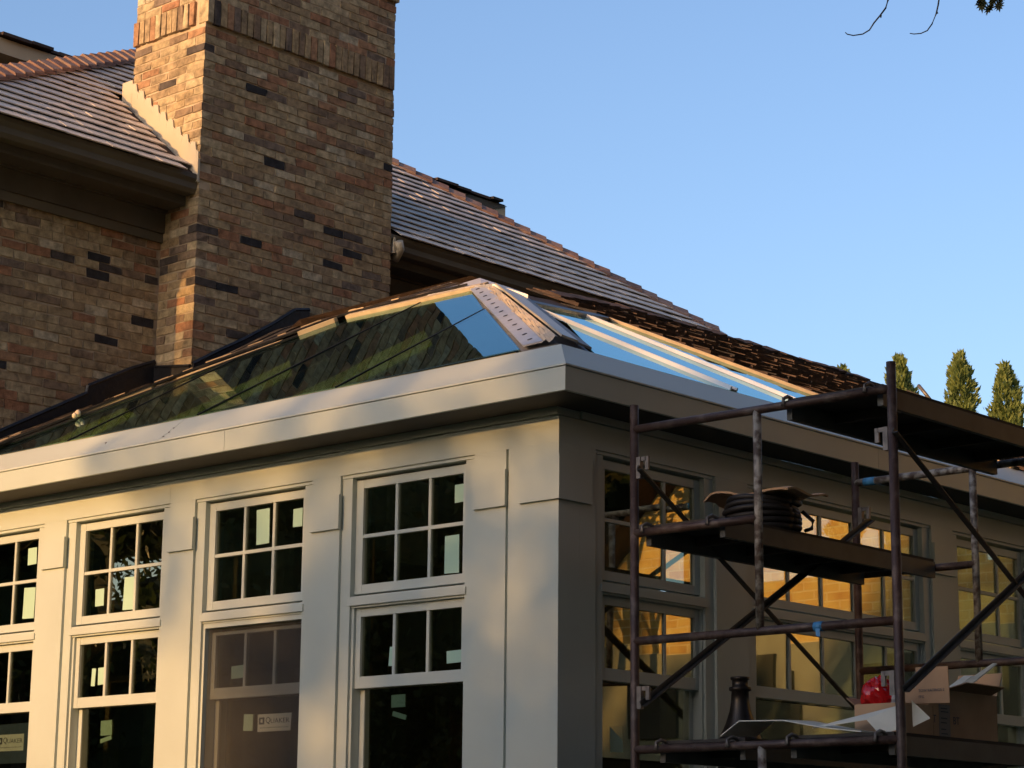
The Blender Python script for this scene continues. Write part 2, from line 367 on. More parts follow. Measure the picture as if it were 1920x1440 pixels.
# ---- hip roof
RS = .854; RC = 1/math.sqrt(1+RS*RS); RSN = RS*RC
def rz(x): return 5.09+RS*(-5.26-x)
def yl(x): return -.542+(-5.26-x)/.58
def yr(x): return 8.42-(-5.26-x)/.495
PEAK = (-7.74, 3.55, rz(-7.74))
deck = MB()
e0, e1 = (-5.30, -.5, rz(-5.30)-.03), (-5.30, 8.34, rz(-5.30)-.03); pk = (PEAK[0], PEAK[1], PEAK[2]-.03)
b0, b1 = (-10.2, -.5, e0[2]), (-10.2, 8.34, e0[2])
deck.add([e0, e1, pk, b0, b1], [(0, 1, 2), (1, 4, 2), (4, 3, 2), (3, 0, 2), (0, 3, 4, 1)])
roof = deck.build('roof', SHAKEI, house)
EXP = .132; TH = .0215
def shingle_mesh(wd, ln, th, m, jit=.003):
    b = MB().hexa([(0, -wd/2, 0), (-ln, -wd/2, 0), (-ln, wd/2, 0), (0, wd/2, 0), (0, -wd/2, th), (-ln, -wd/2, th*.35), (-ln, wd/2, th*.35), (0, wd/2, th)])
    b.v = [(x+random.uniform(-jit, jit), y, z_+random.uniform(-jit*.3, jit*.3)) for x, y, z_ in b.v]
    me = bpy.data.meshes.new('shingle'); me.from_pydata(b.v, [], b.f); me.materials.append(m); return me
SM = {}
def wedge_mesh(wd, th, m, jit=.003):
    b = MB().hexa([(0, -wd/2, th-.009), (-.15, -wd/2, -.006), (-.15, wd/2, -.006), (0, wd/2, th-.009), (0, -wd/2, th), (-.15, -wd/2, 0), (-.15, wd/2, 0), (0, wd/2, th)])
    j0, j1 = random.uniform(-jit, jit), random.uniform(-jit, jit)
    b.v = [(x+(j0 if y < 0 else j1)*(x > -.01), y, z_) for x, y, z_ in b.v]
    me = bpy.data.meshes.new('shingle'); me.from_pydata(b.v, [], b.f); me.materials.append(m); return me
def get_sh(wd, m, ln=.30, th=TH, wedge=False):
    k = (round(wd/.02), m.name)
    if k not in SM: SM[k] = [wedge_mesh(round(wd/.02)*.02-.0025, th, m) if wedge else shingle_mesh(round(wd/.02)*.02-.004, ln, th, m) for _ in range(4)]
    return random.choice(SM[k])
ROT = Matrix.Rotation(math.atan(RS), 4, 'Y')     # tips the local -X axis up the slope
cand = []
for kk in range(24):
    x = -5.235-kk*EXP*RC; zc_ = rz(x)+.004
    y = yl(x)+.03+random.uniform(0, .1)
    while y < yr(x)-.03:
        wd = random.choice((.16, .18, .2, .22, .24)); wd = min(wd, yr(x)-y)
        if wd < .05: break
        ym = y+wd/2; y += wd
        if x > XB-.06 and YC-wd/2 < ym < YR+wd/2: continue
        visible = (-.05 < ym < YC+.5+(-5.3-x)*.9) or (YR-.1 < ym)
        cand.append((visible, x, ym, wd, zc_))
nn = 0; mass = MB()
tilt = math.atan(RS)
for visible, x, ym, wd, zc_ in cand:
    xx = x+random.uniform(-.005, .005); Mx = Matrix.Translation((xx, ym, zc_+random.uniform(-.0008, .0008))) @ Matrix.Rotation(tilt, 4, 'Y')
    if visible and nn < 300:
        ob = bpy.data.objects.new('shingle', get_sh(wd, SHING, wedge=True)); COL.objects.link(ob); ob.parent = roof
        ob.matrix_local = Matrix.Translation(-ORG[roof.name]) @ Mx; nn += 1
    else:
        me = get_sh(wd, SHING, wedge=True); mass.add([Mx @ v.co for v in me.vertices], [tuple(p.vertices) for p in me.polygons])
if mass.v: mass.build('shingle_field', SHINGI, roof, kind='stuff')
# hip caps
def caps(p0, p1, n, m, parent, wd=.11):
    p0, p1 = Vector(p0), Vector(p1); d = (p1-p0)/n; t = d.normalized()
    sidev = t.cross(Vector((0, 0, 1))).normalized(); up = sidev.cross(t)
    for i in range(n):
        a = p0+d*i; b = p0+d*(i+1.35); l0, l1 = .028, .002
        j = random.uniform(-.004, .004)
        MB().hexa([a+sidev*wd-up*(.075), a+up*(.0), b+up*(-.02), b+sidev*wd-up*.095,
                   a+sidev*wd-up*(.045-j), a+up*(.03+j), b+up*.005, b+sidev*wd-up*.07]).hexa(
                  [a-sidev*wd-up*(.075), a-up*.001, b+up*(-.02), b-sidev*wd-up*.095,
                   a-sidev*wd-up*(.045-j), a+up*(.03+j), b+up*.005, b-sidev*wd-up*.07]).build('hip_cap', m, parent)
caps((-5.27, -.50, rz(-5.27)+.055), (-7.45, 3.25, rz(-7.45)+.055), 27, CAPT, roof)
caps((-5.27, 8.38, rz(-5.27)+.03), (-7.3, 4.32, rz(-7.3)+.045), 28, CAPT, roof, .085)
# stepped flashing on the chimney side
n = 9; xs_ = [XC-.006-(XC-XB-.006)*i/n for i in range(n+1)]; yf = YC-.014
sf = MB(); sf.slab([(xs_[0], yf, rz(xs_[0])-.03), (xs_[n], yf, rz(xs_[n])-.03), (xs_[n], yf, rz(xs_[n])+.17), (xs_[0], yf, rz(xs_[0])+.17)], (0, .010, 0))
for i in range(n):
    x0, x1 = xs_[i], xs_[i+1]
    sf.slab([(x0-.012, yf-.001, rz(x0)+.12), (x1, yf-.001, rz(x1)+.12), (x1, yf-.001, rz(x1)+.19), (x0-.040, yf-.001, rz(x1)+.178)], (0, .0095, 0))
sf.build('stepped_flashing', FLASH, roof)
box('flashing_corner', (XB+.005, YC-.014, rz(XB)-.05), (XB-.12, YC+.05, rz(XB)+.22), FLASH, roof)
MB().box((XC+.004, YC-.02, rz(XC)-.06), (XC-.02, YC+.0, rz(XC)+.12)).build('flashing_end', FLASH, roof)
# ---- upper storey volume behind: low eave with shakes, cream fascia
UX, UZ = -8.5, 7.13
up = box('upper_storey', (-9.0, -6.0, 4.0), (-14, 8.45, UZ-.02), CREAM, house)
MB().slab([(UX+.01, -6.4, UZ-.16), (UX+.01, -6.4, UZ-.02), (-9.1, -6.4, UZ+.02), (-9.1, -6.4, UZ-.12)], (0, 15.28, 0)).build('upper_fascia', CREAM, up)
MB().add([(UX, -6.4, UZ), (UX, 8.9, UZ), (-14.5, 8.9, UZ), (-14.5, -6.4, UZ), (-11.5, -3, UZ+.55), (-11.5, 6, UZ+.55)], [(0, 1, 5, 4), (1, 2, 5), (2, 3, 4, 5), (3, 0, 4), (0, 3, 2, 1)]).build('upper_roof', SHAKEI, up)
for c_ in range(3):
    y = 1.6
    while y < 9.0:
        wd = random.uniform(.16, .34)
        if not (3.6 < y < 7.0) and y+wd < 9.02:
            MB().obox((UX-.13-c_*.16+random.uniform(-.03, .05), y+wd/2, UZ+.018+c_*.045+random.uniform(-.006, .008)), (.17, 0, -.012), (0, wd/2-.004, 0), (0, 0, .014)).build('shake', SHAKE, up)
        y += wd
MB().slab([(UX+.02, 8.45, UZ-.17), (UX+.02, 8.9, UZ-.02), (UX+.02, 7.0, UZ-.02), (UX+.02, 7.0, UZ-.17)], (-.05, 0, 0)).build('upper_gutter', SOFFIT, up)

# ================================================================ sunroom
sun = thing('sunroom', (0, 0, GZ), 'greige painted sunroom with tall grid windows and glass hip skylight', 'sunroom')
XL, YE = XW, 8.0
Z_UT, Z_UB, Z_LT, Z_LB = 2.0418, 1.5189, 1.3477, 1.0291
Z_FR, Z_CT, Z_CG, Z_CB, Z_HD = 2.2531, 2.579, 2.4123, 2.2915, 2.117
OC, OT = .2914, .0958
class Fr:
    def __init__(s, kind): s.k = kind
    def P(s, u, z, w): return (u, -w, z) if s.k == 'L' else (w, u, z)
    def box(s, mb, u0, u1, z0, z1, w0, w1): return mb.box(s.P(u0, z0, w0), s.P(u1, z1, w1))
    def one(s, name, m, par, *a): return s.box(MB(), *a).build(name, m, par)
FL, FRR = Fr('L'), Fr('R')
def label_text(fr, par, txt, u0, u1, zc, h, w):
    cu = bpy.data.curves.new('lettering', 'FONT'); cu.body = txt; cu.extrude = .0004; cu.resolution_u = 2
    ob = bpy.data.objects.new('tmp', cu); COL.objects.link(ob)
    dg = bpy.context.evaluated_depsgraph_get(); me = bpy.data.meshes.new_from_object(ob.evaluated_get(dg))
    bpy.data.objects.remove(ob); V = np.array([v.co[:] for v in me.vertices])
    mn, mx = V.min(0), V.max(0); V = (V-mn)/(mx-mn+1e-9)
    for v, c in zip(me.vertices, V): v.co = Vector(fr.P(u0+c[0]*(u1-u0), zc-h/2+c[1]*h, w+.0006*c[2]))-Vector(fr.P(u0, zc, w))
    me.materials.clear(); me.materials.append(INKM); me.name = 'lettering'
    return link('lettering', me, fr.P(u0, zc, w), par)
def pane(fr, par, u0, u1, z0, z1, w):
    a, b = math.radians(random.gauss(0, .3)), math.radians(random.gauss(0, .3))
    du, dz = (u1-u0)/2, (z1-z0)/2
    pts = []
    for ww in (-.0025, .0025):
        for su, sz in ((-1, -1), (1, -1), (1, 1), (-1, 1)):
            pts.append(fr.P((u0+u1)/2+su*du, (z0+z1)/2+sz*dz, w+ww+su*du*math.tan(a)+sz*dz*math.tan(b)))
    return MB().hexa(pts).build('pane', WGLASS, par)
def window(fr, u0, u1, nl, stickers=(), recess=0.0):
    c0, c1 = u0-.13, u1+.122; o0, o1 = u0-.055, u1+.047
    mb = MB()
    fr.box(mb, c0, o0, -.30, Z_HD-.018, -.16, -.018); fr.box(mb, o1, c1, -.30, Z_HD-.018, -.16, -.018)
    fr.box(mb, c0, c1, Z_HD-.0175, Z_HD-.0005, -.16, -.012)
    win = mb.build('window', PAINT, sun)
    tb = MB(); fr.box(tb, o0-.012, o1+.012, 1.405, 1.442, -.12, -.010); fr.box(tb, o0-.012, o1+.012, 1.442, 1.455, -.12, -.020); fr.box(tb, o0-.0, o1, 1.394, 1.405, -.12, -.026)
    tb.build('transom_bar', TRIM, win)
    sb = MB(); fr.box(sb, o0-.02, o1+.02, -.33, -.29, -.14, .03); sb.build('sill', TRIM, win)
    def sash(z0, z1, tr, br, fw, gw, cols, rows, extra=0, thin=False):
        m = MB(); st0, st1 = (o0+extra, u0), (u1, o1-extra)
        fr.box(m, st0[0], st0[1], z0-br, z1+tr, fw-.04, fw); fr.box(m, st1[0], st1[1], z0-br, z1+tr, fw-.04, fw)
        fr.box(m, u0, u1, z1, z1+tr, fw-.04, fw-.0015); fr.box(m, u0, u1, z0-br, z0, fw-.04, fw-.0015)
        s_ = m.build('sash', TRIM, win)
        mw = .0095
        us = [u0+(u1-u0)*i/cols for i in range(cols+1)]; zs = [z0+(z1-z0)*i/rows for i in range(rows+1)]
        for i in range(1, cols): fr.one('muntin', TRIM, win, us[i]-mw, us[i]+mw, z0, z1, gw-.012, gw+.012)
        for j in range(1, rows): fr.one('muntin', TRIM, win, u0, u1, zs[j]-mw, zs[j]+mw, gw-.012, gw+.0135)
        for i in range(cols):
            for j in range(rows):
                pane(fr, win, us[i]+(mw if i else 0), us[i+1]-(mw if i < cols-1 else 0), zs[j]+(mw if j else 0), zs[j+1]-(mw if j < rows-1 else 0), gw)
    sash(Z_UB, Z_UT, .045, .048, -.05, -.068, nl, 2)
    # fixed stop round the lower unit
    fr.one('stop', TRIM, win, o0, o0+.018, -.29, 1.394, -.16, -.034); fr.one('stop', TRIM, win, o1-.014, o1, -.29, 1.394, -.16, -.034)
    if recess: fr.one('stop', TRIM, win, o0+.018, o1-.014, 1.366, 1.394, -.16, -.034)
    sash(Z_LB, Z_LT-(.02 if recess else 0), .044-(.026 if recess else 0), .061, -.050-recess, -.068-recess, nl, 1, .019)
    sash(-.16, .965, .0, .09, -.092-recess, -.105-recess, 1, 1, .019)
    if recess: fr.one('insect_screen', SCREEN, win, o0+.0185, o1-.0145, -.28, 1.365, -.0625, -.062)
    for typ, a, b, z0, z1, rot in stickers:
        ww = -.0645 if typ in 'ul' else -.1015
        if recess and typ != 'u': ww -= recess
        mt = LABELW if typ == 'q' else (LABELB if typ == 's' else LABEL)
        cx, cz = (a+b)/2, (z0+z1)/2; hu, hz = (b-a)/2, (z1-z0)/2; cr, sr = math.cos(rot), math.sin(rot)
        if typ == 's': ww -= .0008
        pts = []
        for k_ in (0, .0008):
            for su, sz in ((-1, -1), (1, -1), (1, 1), (-1, 1)):
                pu, pz = su*hu*random.uniform(.95, 1.02), sz*hz*random.uniform(.97, 1.01)
                pts.append(fr.P(cx+pu*cr-pz*sr, cz+pu*sr+pz*cr, ww+k_))
        nm = 'paper_label' if typ != 'q' else 'printed_label'
        lb = MB().hexa(pts).build(nm, mt, win)
        if typ == 'q':
            wi = b-a; hi = z1-z0
            fr.one('emblem', INKM, win, a+wi*.05, a+wi*.21, z0+hi*.42, z0+hi*.82, ww+.0009, ww+.0013)
            fr.one('emblem', LABELW, win, a+wi*.10, a+wi*.16, z0+hi*.52, z0+hi*.72, ww+.0014, ww+.0017)
            label_text(fr, win, 'Q', a+wi*.25, a+wi*.39, z0+hi*.62, hi*.42, ww+.001)
            label_text(fr, win, 'UAKER', a+wi*.40, a+wi*.95, z0+hi*.60, hi*.27, ww+.001)
            label_text(fr, win, 'www.quakerwindows.com', a+wi*.08, a+wi*.92, z0+hi*.22, hi*.10, ww+.001)
    return win
XR4, SP, GWD = -.6936, 1.2169, .74
WX = [XR4-i*SP for i in range(4)]
STK = [
 [('u', -.769, -.689, 1.894, 1.989, .02), ('u', -.835, -.732, 1.528, 1.726, .0), ('l', -1.227, -1.187, 1.074, 1.175, -.08), ('l', -.808, -.699, 1.066, 1.13, .02), ('b', -1.241, -1.139, .862, .928, 0), ('b', -1.231, -1.129, .806, .832, -.25)],
 [('u', -2.314, -2.203, 1.816, 2.017, .03), ('u', -2.008, -1.931, 1.886, 1.989, .0), ('l', -2.524, -2.42, 1.078, 1.15, .03), ('b', -2.447, -2.368, .785, .877, -.03), ('q', -2.33, -2.053, .776, .872, 0)],
 [('u', -3.76, -3.676, 1.572, 1.677, .02), ('u', -3.487, -3.366, 1.53, 1.726, -.03), ('l', -3.695, -3.613, 1.099, 1.202, .04), ('l', -3.757, -3.72, 1.094, 1.199, -.06), ('b', -3.692, -3.585, .80, .889, .02), ('b', -3.692, -3.585, .765, .79, .2)],
 [('u', -4.468, -4.378, 1.884, 1.991, .02), ('u', -4.49, -4.372, 1.548, 1.742, -.03), ('s', -4.75, -4.376, .66, .905, 0), ('q', -4.74, -4.453, .737, .84, 0)],
]
for i, xr in enumerate(WX): window(FL, xr-GWD, xr, 3, STK[i], .035 if i == 1 else 0)
RW = [(.4154, 1.1626, 3), (1.705, 3.3373, 5), (3.84, 4.5831, 3), (5.13, 5.873, 3)]
for i, (a, b, n_) in enumerate(RW):
    window(FRR, a, b, n_, [('b', .52, .62, .62, .75, .05)] if i == 0 else [])
# pilasters, capitals, corner boards
def pil(fr, a, b, cap=True):
    fr.one('pilaster', PAINT, sun, a, b, GZ, Z_HD-.0005, -.16, 0)
    if cap: fr.one('capital', PAINT, sun, a+.004, b+.010, 1.826, 2.013, .0005, .020)
pil(FL, WX[0]+.1225, -.352)
for i in range(3): pil(FL, WX[i+1]+.1225, WX[i]-GWD-.1305)
pil(FL, XL, WX[3]-GWD-.1305, False)
pil(FRR, RW[0][1]+.1225, RW[1][0]-.1305); pil(FRR, RW[1][1]+.1225, RW[2][0]-.1305); pil(FRR, RW[2][1]+.1225, RW[3][0]-.1305); pil(FRR, RW[3][1]+.1225, YE, False)
FL.one('groove_backing', PAINT, sun, -.3515, -.334, GZ, Z_HD-.001, -.16, -.016)
MB().box((-.334, 0, GZ), (0, .16, Z_HD-.0005)).box((-.16, .1605, GZ), (0, .284, Z_HD-.0005)).build('corner_board', PAINT, sun)
MB().box((-.25, -.02, 1.826), (.020, -.0005, 2.05)).build('capital', PAINT, sun)
MB().box((.0005, -.0003, 1.826), (.020, .236, 2.05)).build('capital', PAINT, sun)
for fr, a, b in ((FL, XL, -3.012), (FL, -3.010, 0.0), (FRR, .1605, 3.001), (FRR, 3.003, YE)):
    fr.one('frieze_board', PAINT, sun, a, b, Z_HD, Z_FR-.0045, -.16, -.0004)
    fr.one('frieze_board', PAINT, sun, a, b, Z_FR, Z_CB, -.16, .012 if fr is FL else .012)
# base panels below the windows
for (u0, u1) in [(x-GWD-.13, x+.122) for x in WX]: FL.one('base_panel', PAINT, sun, u0, u1, GZ, -.335, -.16, -.012)
for (a, b, n_) in RW: FRR.one('base_panel', PAINT, sun, a-.13, b+.122, GZ, -.335, -.16, -.012)
# cornice: soffit, fascia, sloped metal cap (mitred at the corner)
def run_prof(prof, which, a, b, name, m):
    """prof: list of (offset outward, z); which L: along x from a to corner or b; R: along y"""
    k_ = len(prof)
    if which == 'L': s0 = [(a, -o, z_) for o, z_ in prof]; s1 = [((b if b is not None else o), -o, z_) for o, z_ in prof]
    else: s0 = [(o, (-o if a is None else a), z_) for o, z_ in prof]; s1 = [(o, b, z_) for o, z_ in prof]
    mb = MB(); mb.add(s0+s1, [tuple(range(k_)), tuple(range(k_, 2*k_))[::-1]]+[(i, k_+i, k_+(i+1) % k_, (i+1) % k_) for i in range(k_)])
    ob = mb.build(name, m, sun)
    import bmesh
    bm = bmesh.new(); bm.from_mesh(ob.data); bmesh.ops.recalc_face_normals(bm, faces=bm.faces); bm.to_mesh(ob.data); bm.free(); return ob
SOF = [(0.0125, Z_CB), (OC-.02, Z_CB), (OC-.02, Z_CB+.02), (0.0125, Z_CB+.02)]
FAS = [(OC-.02, Z_CB-.003), (OC, Z_CB-.003), (OC, Z_CG-.006), (OC-.02, Z_CG-.006)]
CP = [(OC-.03, Z_CG-.002), (OC+.006, Z_CG-.002), (OC+.006, Z_CG+.006), (OT, Z_CT), (OT-.06, Z_CT), (OC-.05, Z_CG+.01)]
run_prof(SOF, 'L', XL, None, 'soffit', SOFD); run_prof(SOF, 'R', None, YE+.2, 'soffit', SOFD)
run_prof(FAS, 'L', XL, -2.203, 'fascia', PAINT); run_prof(FAS, 'L', -2.20, None, 'fascia', PAINT); run_prof(FAS, 'R', None, 2.44, 'fascia', PAINT); run_prof(FAS, 'R', 2.443, YE+.2, 'fascia', PAINT)
run_prof(CP, 'L', XL, -2.786, 'metal_cap', CAPM); run_prof(CP, 'L', -2.783, None, 'metal_cap', CAPM); run_prof(CP, 'R', None, YE+.2, 'metal_cap', CAPM)
def on_cap(x, t): o = OC+.006+(OT-OC-.006)*t; return Vector((x, -o, Z_CG+.006+(Z_CT-Z_CG-.006)*t))
capn = Vector((0, -(Z_CT-Z_CG-.006), -(OT-OC-.006))).normalized()
for x, t in ((-2.765, .35), (-2.775, .55), (-2.765, .15), (-3.376, .45)):
    c = on_cap(x, t); MB().tube([c-capn*.002, c+capn*.004], .006, 8).build('screw', HOOKM, sun)
MB().slab([on_cap(-2.79, .02), on_cap(-2.776, .02), on_cap(-2.776, .98), on_cap(-2.79, .98)], capn*.0015).build('cap_seam', CAPM, sun)
# dark interior
box('interior_floor', (XL, .16, -1.4), (-.16, YE, -1.35), DARKIN, sun)
box('interior_lining', (XL+.001, .17, -1.35), (XL+.02, YE-.05, 2.5), DARKIN, sun)
box('end_wall', (XL, YE-.02, GZ), (-.17, YE+.15, 2.6), PAINT, sun)
box('interior_ceiling', (XL, .17, 2.36), (-.9, .5, 2.40), DARKIN, sun)
for x in (-.9, -1.55, -2.1, -2.75, -3.3, -3.95, -4.5): box('stud', (x, .75, -1.35), (x+.04, .84, 2.45), STUD, sun)
box('stud_rail', (XL+.05, .75, 1.2), (-.9, .84, 1.24), STUD, sun)
# ---- skylight
EA, FB = .57, .48
def E(x, y, h=0.0): 
    n_ = Vector((0, -EA, 1)).normalized(); return Vector((x, y, Z_CT+EA*(y+OT)))+n_*h
def F(x, y, h=0.0):
    n_ = Vector((FB, 0, 1)).normalized(); return Vector((x, y, Z_CT+FB*(OT-x)))+n_*h
NE = Vector((0, -EA, 1)).normalized(); NF = Vector((FB, 0, 1)).normalized()
def tilted(poly, n_, ax, name, par, m=None, tl=.15):
    c = sum(poly, Vector())/len(poly)
    R = Matrix.Rotation(math.radians(random.gauss(0, tl)), 3, 'X') @ Matrix.Rotation(math.radians(random.gauss(0, tl)), 3, 'Y')
    P = [c+R @ (q-c) for q in poly]
    return MB().slab(P, n_*-.006).build(name, m or SGLASS, par)
sk = MB().slab([E(-.3, -.06, -.05), E(-5.1, -.06, -.05), E(-5.1, .0, -.05), E(-.3, .0, -.05)], NE*.03).build('skylight', TANW, sun)
def dl(x): return 1.77+(x+3.47)*(1.77-.21)/(4.86-3.47) if x > -4.17 else 1.10+(x+4.17)*(.89/.69)
hl = lambda y: -.25-(y)*(2.04/1.753)         # left edge of hip flange on the end slope
G = .006
tilted([E(-.25, -.02), E(hl(1.12)+G, 1.12-G), E(-1.56+G, -.05), ], -NE*-1, 0, 'glass_panel', sk)
tilted([E(-1.56-G, -.05), E(-1.56-G, 1.12), E(-2.27, 1.755), E(-2.72+G, 1.755), E(-2.72+G, -.05)], NE, 0, 'glass_panel', sk)
tilted([E(-2.72-G, -.05), E(-2.72-G, 1.755), E(-3.47, 1.77), E(-3.95+G, 1.31), E(-3.95+G, -.05)], NE, 0, 'glass_panel', sk)
tilted([E(-3.95-G, -.05), E(-3.95-G, 1.31), E(-4.17, 1.10), E(-4.86, .21), E(-5.05, -.05)], NE, 0, 'glass_panel', sk)
for x, yt in ((-1.56, 1.12), (-2.72, 1.755), (-3.95, 1.31)):
    MB().slab([E(x-G, -.06, -.004), E(x+G, -.06, -.004), E(x+G, yt, -.004), E(x-G, yt, -.004)], NE*.009).build('glazing_joint', BLACKS, sk)
    MB().slab([E(x-.03, 0, -.20), E(x+.03, 0, -.20), E(x+.03, yt-.45, -.20), E(x-.03, yt-.45, -.20)], NE*.15).build('rafter', DARKIN, sk)
for x0_, yt in ((-1.60, 1.14), (-2.765, 1.10), (-3.99, .75)):
    pl_ = [E(x0_, -.02, -.05)]+[E(x0_, yt*.62, -.05), E(x0_-.50, yt, -.05)]
    for k_ in range(9):
        t_ = k_/8; pl_.append(E(x0_-.50-.06*t_+random.uniform(-.022, .022), yt*(1-t_)*.98-.02, -.05))
    MB().slab(pl_, NE*-.01).build('green_sheathing', GREENS, sk)
# top batten of the end slope and left diagonal trim
MB().slab([E(-2.2, 1.757, -.01), E(-3.42, 1.762, -.01), E(-3.42, 1.80, -.01), E(-2.2, 1.80, -.01)], NE*.035).build('batten', TANW, sk)
MB().slab([E(-2.2, 1.815, -.01), E(-3.30, 1.82, -.01), E(-3.30, 1.85, -.01), E(-2.2, 1.85, -.01)], NE*.028).build('batten', TANW, sk)
def strip(a, b, wv, th, name, m, par, n_): 
    a, b, wv = Vector(a), Vector(b), Vector(wv)
    return MB().slab([a, b, b+wv, a+wv], n_*th).build(name, m, par)
for (xa, xb, o, m, h) in ((-3.50, -3.66, .0, TANW, .03), (-3.75, -4.25, .02, TANW, .012), (-4.35, -4.62, .02, TANW, .02), (-4.62, -4.95, .03, DECKW, .025), (-3.6, -4.9, .015, MEMB, .010)):
    strip(E(xa, dl(xa)+o), E(xb, dl(xb)+o), (0, .028, .028*EA), h, 'batten', m, sk, NE)
# hip: perforated flange, creased facing, metal strip, grey tape
def hipx(y): return OT-(y+OT)*EA/FB
h0, h1 = -.05, 1.66
flg = strip(E(hl(h0)+.0, h0, .012), E(hl(1.74)+.02, 1.74, .012), (.115, 0.02, .02*EA), .008, 'perforated_flange', PERF, sk, NE)
for i in range(13):
    y = .04+i*.135; c = E(hl(y)+.062, y+.01, .0205)
    MB().tube([c, c+NE*.002], .014, 10).build('bolt_hole', BLACKS, sk)
NU, NV = 26, 7; mb = MB()
for i in range(NU+1):
    y = h0+(h1-h0)*i/NU
    for j in range(NV+1):
        xa, xb = hl(y)+.12, hipx(y)+.005; x = xa+(xb-xa)*j/NV
        hh = .012+.016*(j/NV)+.010*math.sin(i*1.9+j*1.3)*math.sin(j/NV*3.1)+.006*random.uniform(-1, 1)*(1 if 0 < j < NV else .2)
        mb.v.append(tuple(E(x, y, hh)))
for i in range(NU):
    for j in range(NV): a = i*(NV+1)+j; mb.f.append((a, a+1, a+NV+2)); mb.f.append((a, a+NV+2, a+NV+1))
mb.build('creased_facing', FOIL, sk)
def HP(y, off, h):   # point on the front slope, offset off in +y from the hip line
    x = hipx(y); return F(x, y+off, h)
def hstrip(o0, o1, ha, hb, name, m, y0=-.03, y1=1.62, oo0=None, oo1=None):
    a0, a1 = HP(y0, o0, ha), HP(y1, o0 if oo0 is None else oo0, ha); b0, b1 = HP(y0, o1, hb), HP(y1, o1 if oo1 is None else oo1, hb)
    return MB().slab([a0, a1, b1, b0], NF*.012).build(name, m, sk)
hstrip(.0, .13, .030, .022, 'hip_metal_strip', FLASH, -.05, 1.66, .0, .19)
hstrip(.135, .245, .014, .006, 'hip_tape', GREYT, -.05, 1.66, .195, .30)
MB().slab([E(hl(-.06)-.02, -.06, -.012), E(hipx(-.06), -.06, -.012), E(hipx(1.7), 1.7, -.012), E(hl(1.76), 1.76, -.012)], NE*-.03).build('hip_beam', GREYT, sk)
MB().slab([HP(-.06, 0, -.012), HP(-.06, .26, -.012), HP(1.7, .32, -.012), HP(1.7, 0, -.012)], NF*-.03).build('hip_beam', GREYT, sk)
ac = [E(-2.95, 1.88, .02), E(-2.43, 2.02, .02), F(-2.10, 1.93, .03), F(-1.72, 1.66, .05), E(-1.95, 1.63, .04), E(-2.22, 1.76, .03)]
mb = MB(); cc = sum(ac, Vector())/6+Vector((0, 0, .02)); mb.v = [tuple(q) for q in ac]+[tuple(q-Vector((0, 0, .03))) for q in ac]+[tuple(cc), tuple(cc-Vector((0, 0, .04)))]
for i in range(6): k_ = (i+1) % 6; mb.f += [(i, k_, 12), (6+k_, 6+i, 13), (i, 6+i, 6+k_, k_)]
mb.build('apex_cap', PERF, sk)
# front glass
XT = -2.2
yA = lambda x: 1.38; yB = lambda x: 2.47-.02*x
yC = lambda x: 3.045+(x+2.186)*(3.681-3.045)/(2.186-1.011)
hf = lambda x: -OT+(OT-x)*FB/EA+.255
def fpanel(poly): tilted([F(x, y) for x, y in poly], NF, 0, 'glass_panel', sk, tl=.06)
fpanel([(.10, hf(.10)), (.10, yA(0)-G), (-1.14, yA(0)-G)])
fpanel([(.10, yA(0)+G), (.10, yB(.1)-G), (-1.93, yB(-1.9)-G), (-1.60, 1.55), (-1.17, yA(0)+G)])
fpanel([(.10, yB(.1)+G), (.10, yC(.1)), (XT, yC(XT)), (-1.93, yB(-1.9)+G)])
def bar(x0, y0, x1, y1, name='rafter_cap'):
    a0, a1 = F(x0, y0), F(x1, y1)
    for dy, hh in ((-.034, .020), (.020, .020)):
        MB().slab([a0+Vector((0, dy, 0)), a1+Vector((0, dy, 0)), a1+Vector((0, dy+.011, 0)), a0+Vector((0, dy+.011, 0))], NF*hh).build(name, WHITEM, sk)
    MB().slab([a0+Vector((0, -.02, 0)), a1+Vector((0, -.02, 0)), a1+Vector((0, .022, 0)), a0+Vector((0, .022, 0))], NF*.006).build('rafter_gasket', DECKW, sk)
    MB().slab([F(x0, y0-.03, -.2), F(x1+.9, y1-.03, -.2), F(x1+.9, y1+.03, -.2), F(x0, y0+.03, -.2)], NF*.15).build('rafter', DARKIN, sk)
bar(.06, 1.38, -1.38, 1.40); bar(.06, yB(.06), -1.92, yB(-1.9))
strip(F(.10, yC(.10)), F(XT, yC(XT)), (0, .026, 0), .022, 'end_rafter', TANW, sk, NF)
strip(F(.10, yC(.10)+.03), F(XT, yC(XT)+.03), (0, .07, 0), .02, 'end_rafter', DECKW, sk, NF)
for (xa, ya_), (xb, yb_) in (((-1.60, 1.55), (-1.93, 2.47)), ((-1.93, 2.47), (-2.2, 3.06))):
    MB().slab([F(xa, ya_), F(xb, yb_), F(xb-.10, yb_+.03), F(xa-.10, ya_+.03)], NF*.02).build('head_flashing', MEMB, sk)
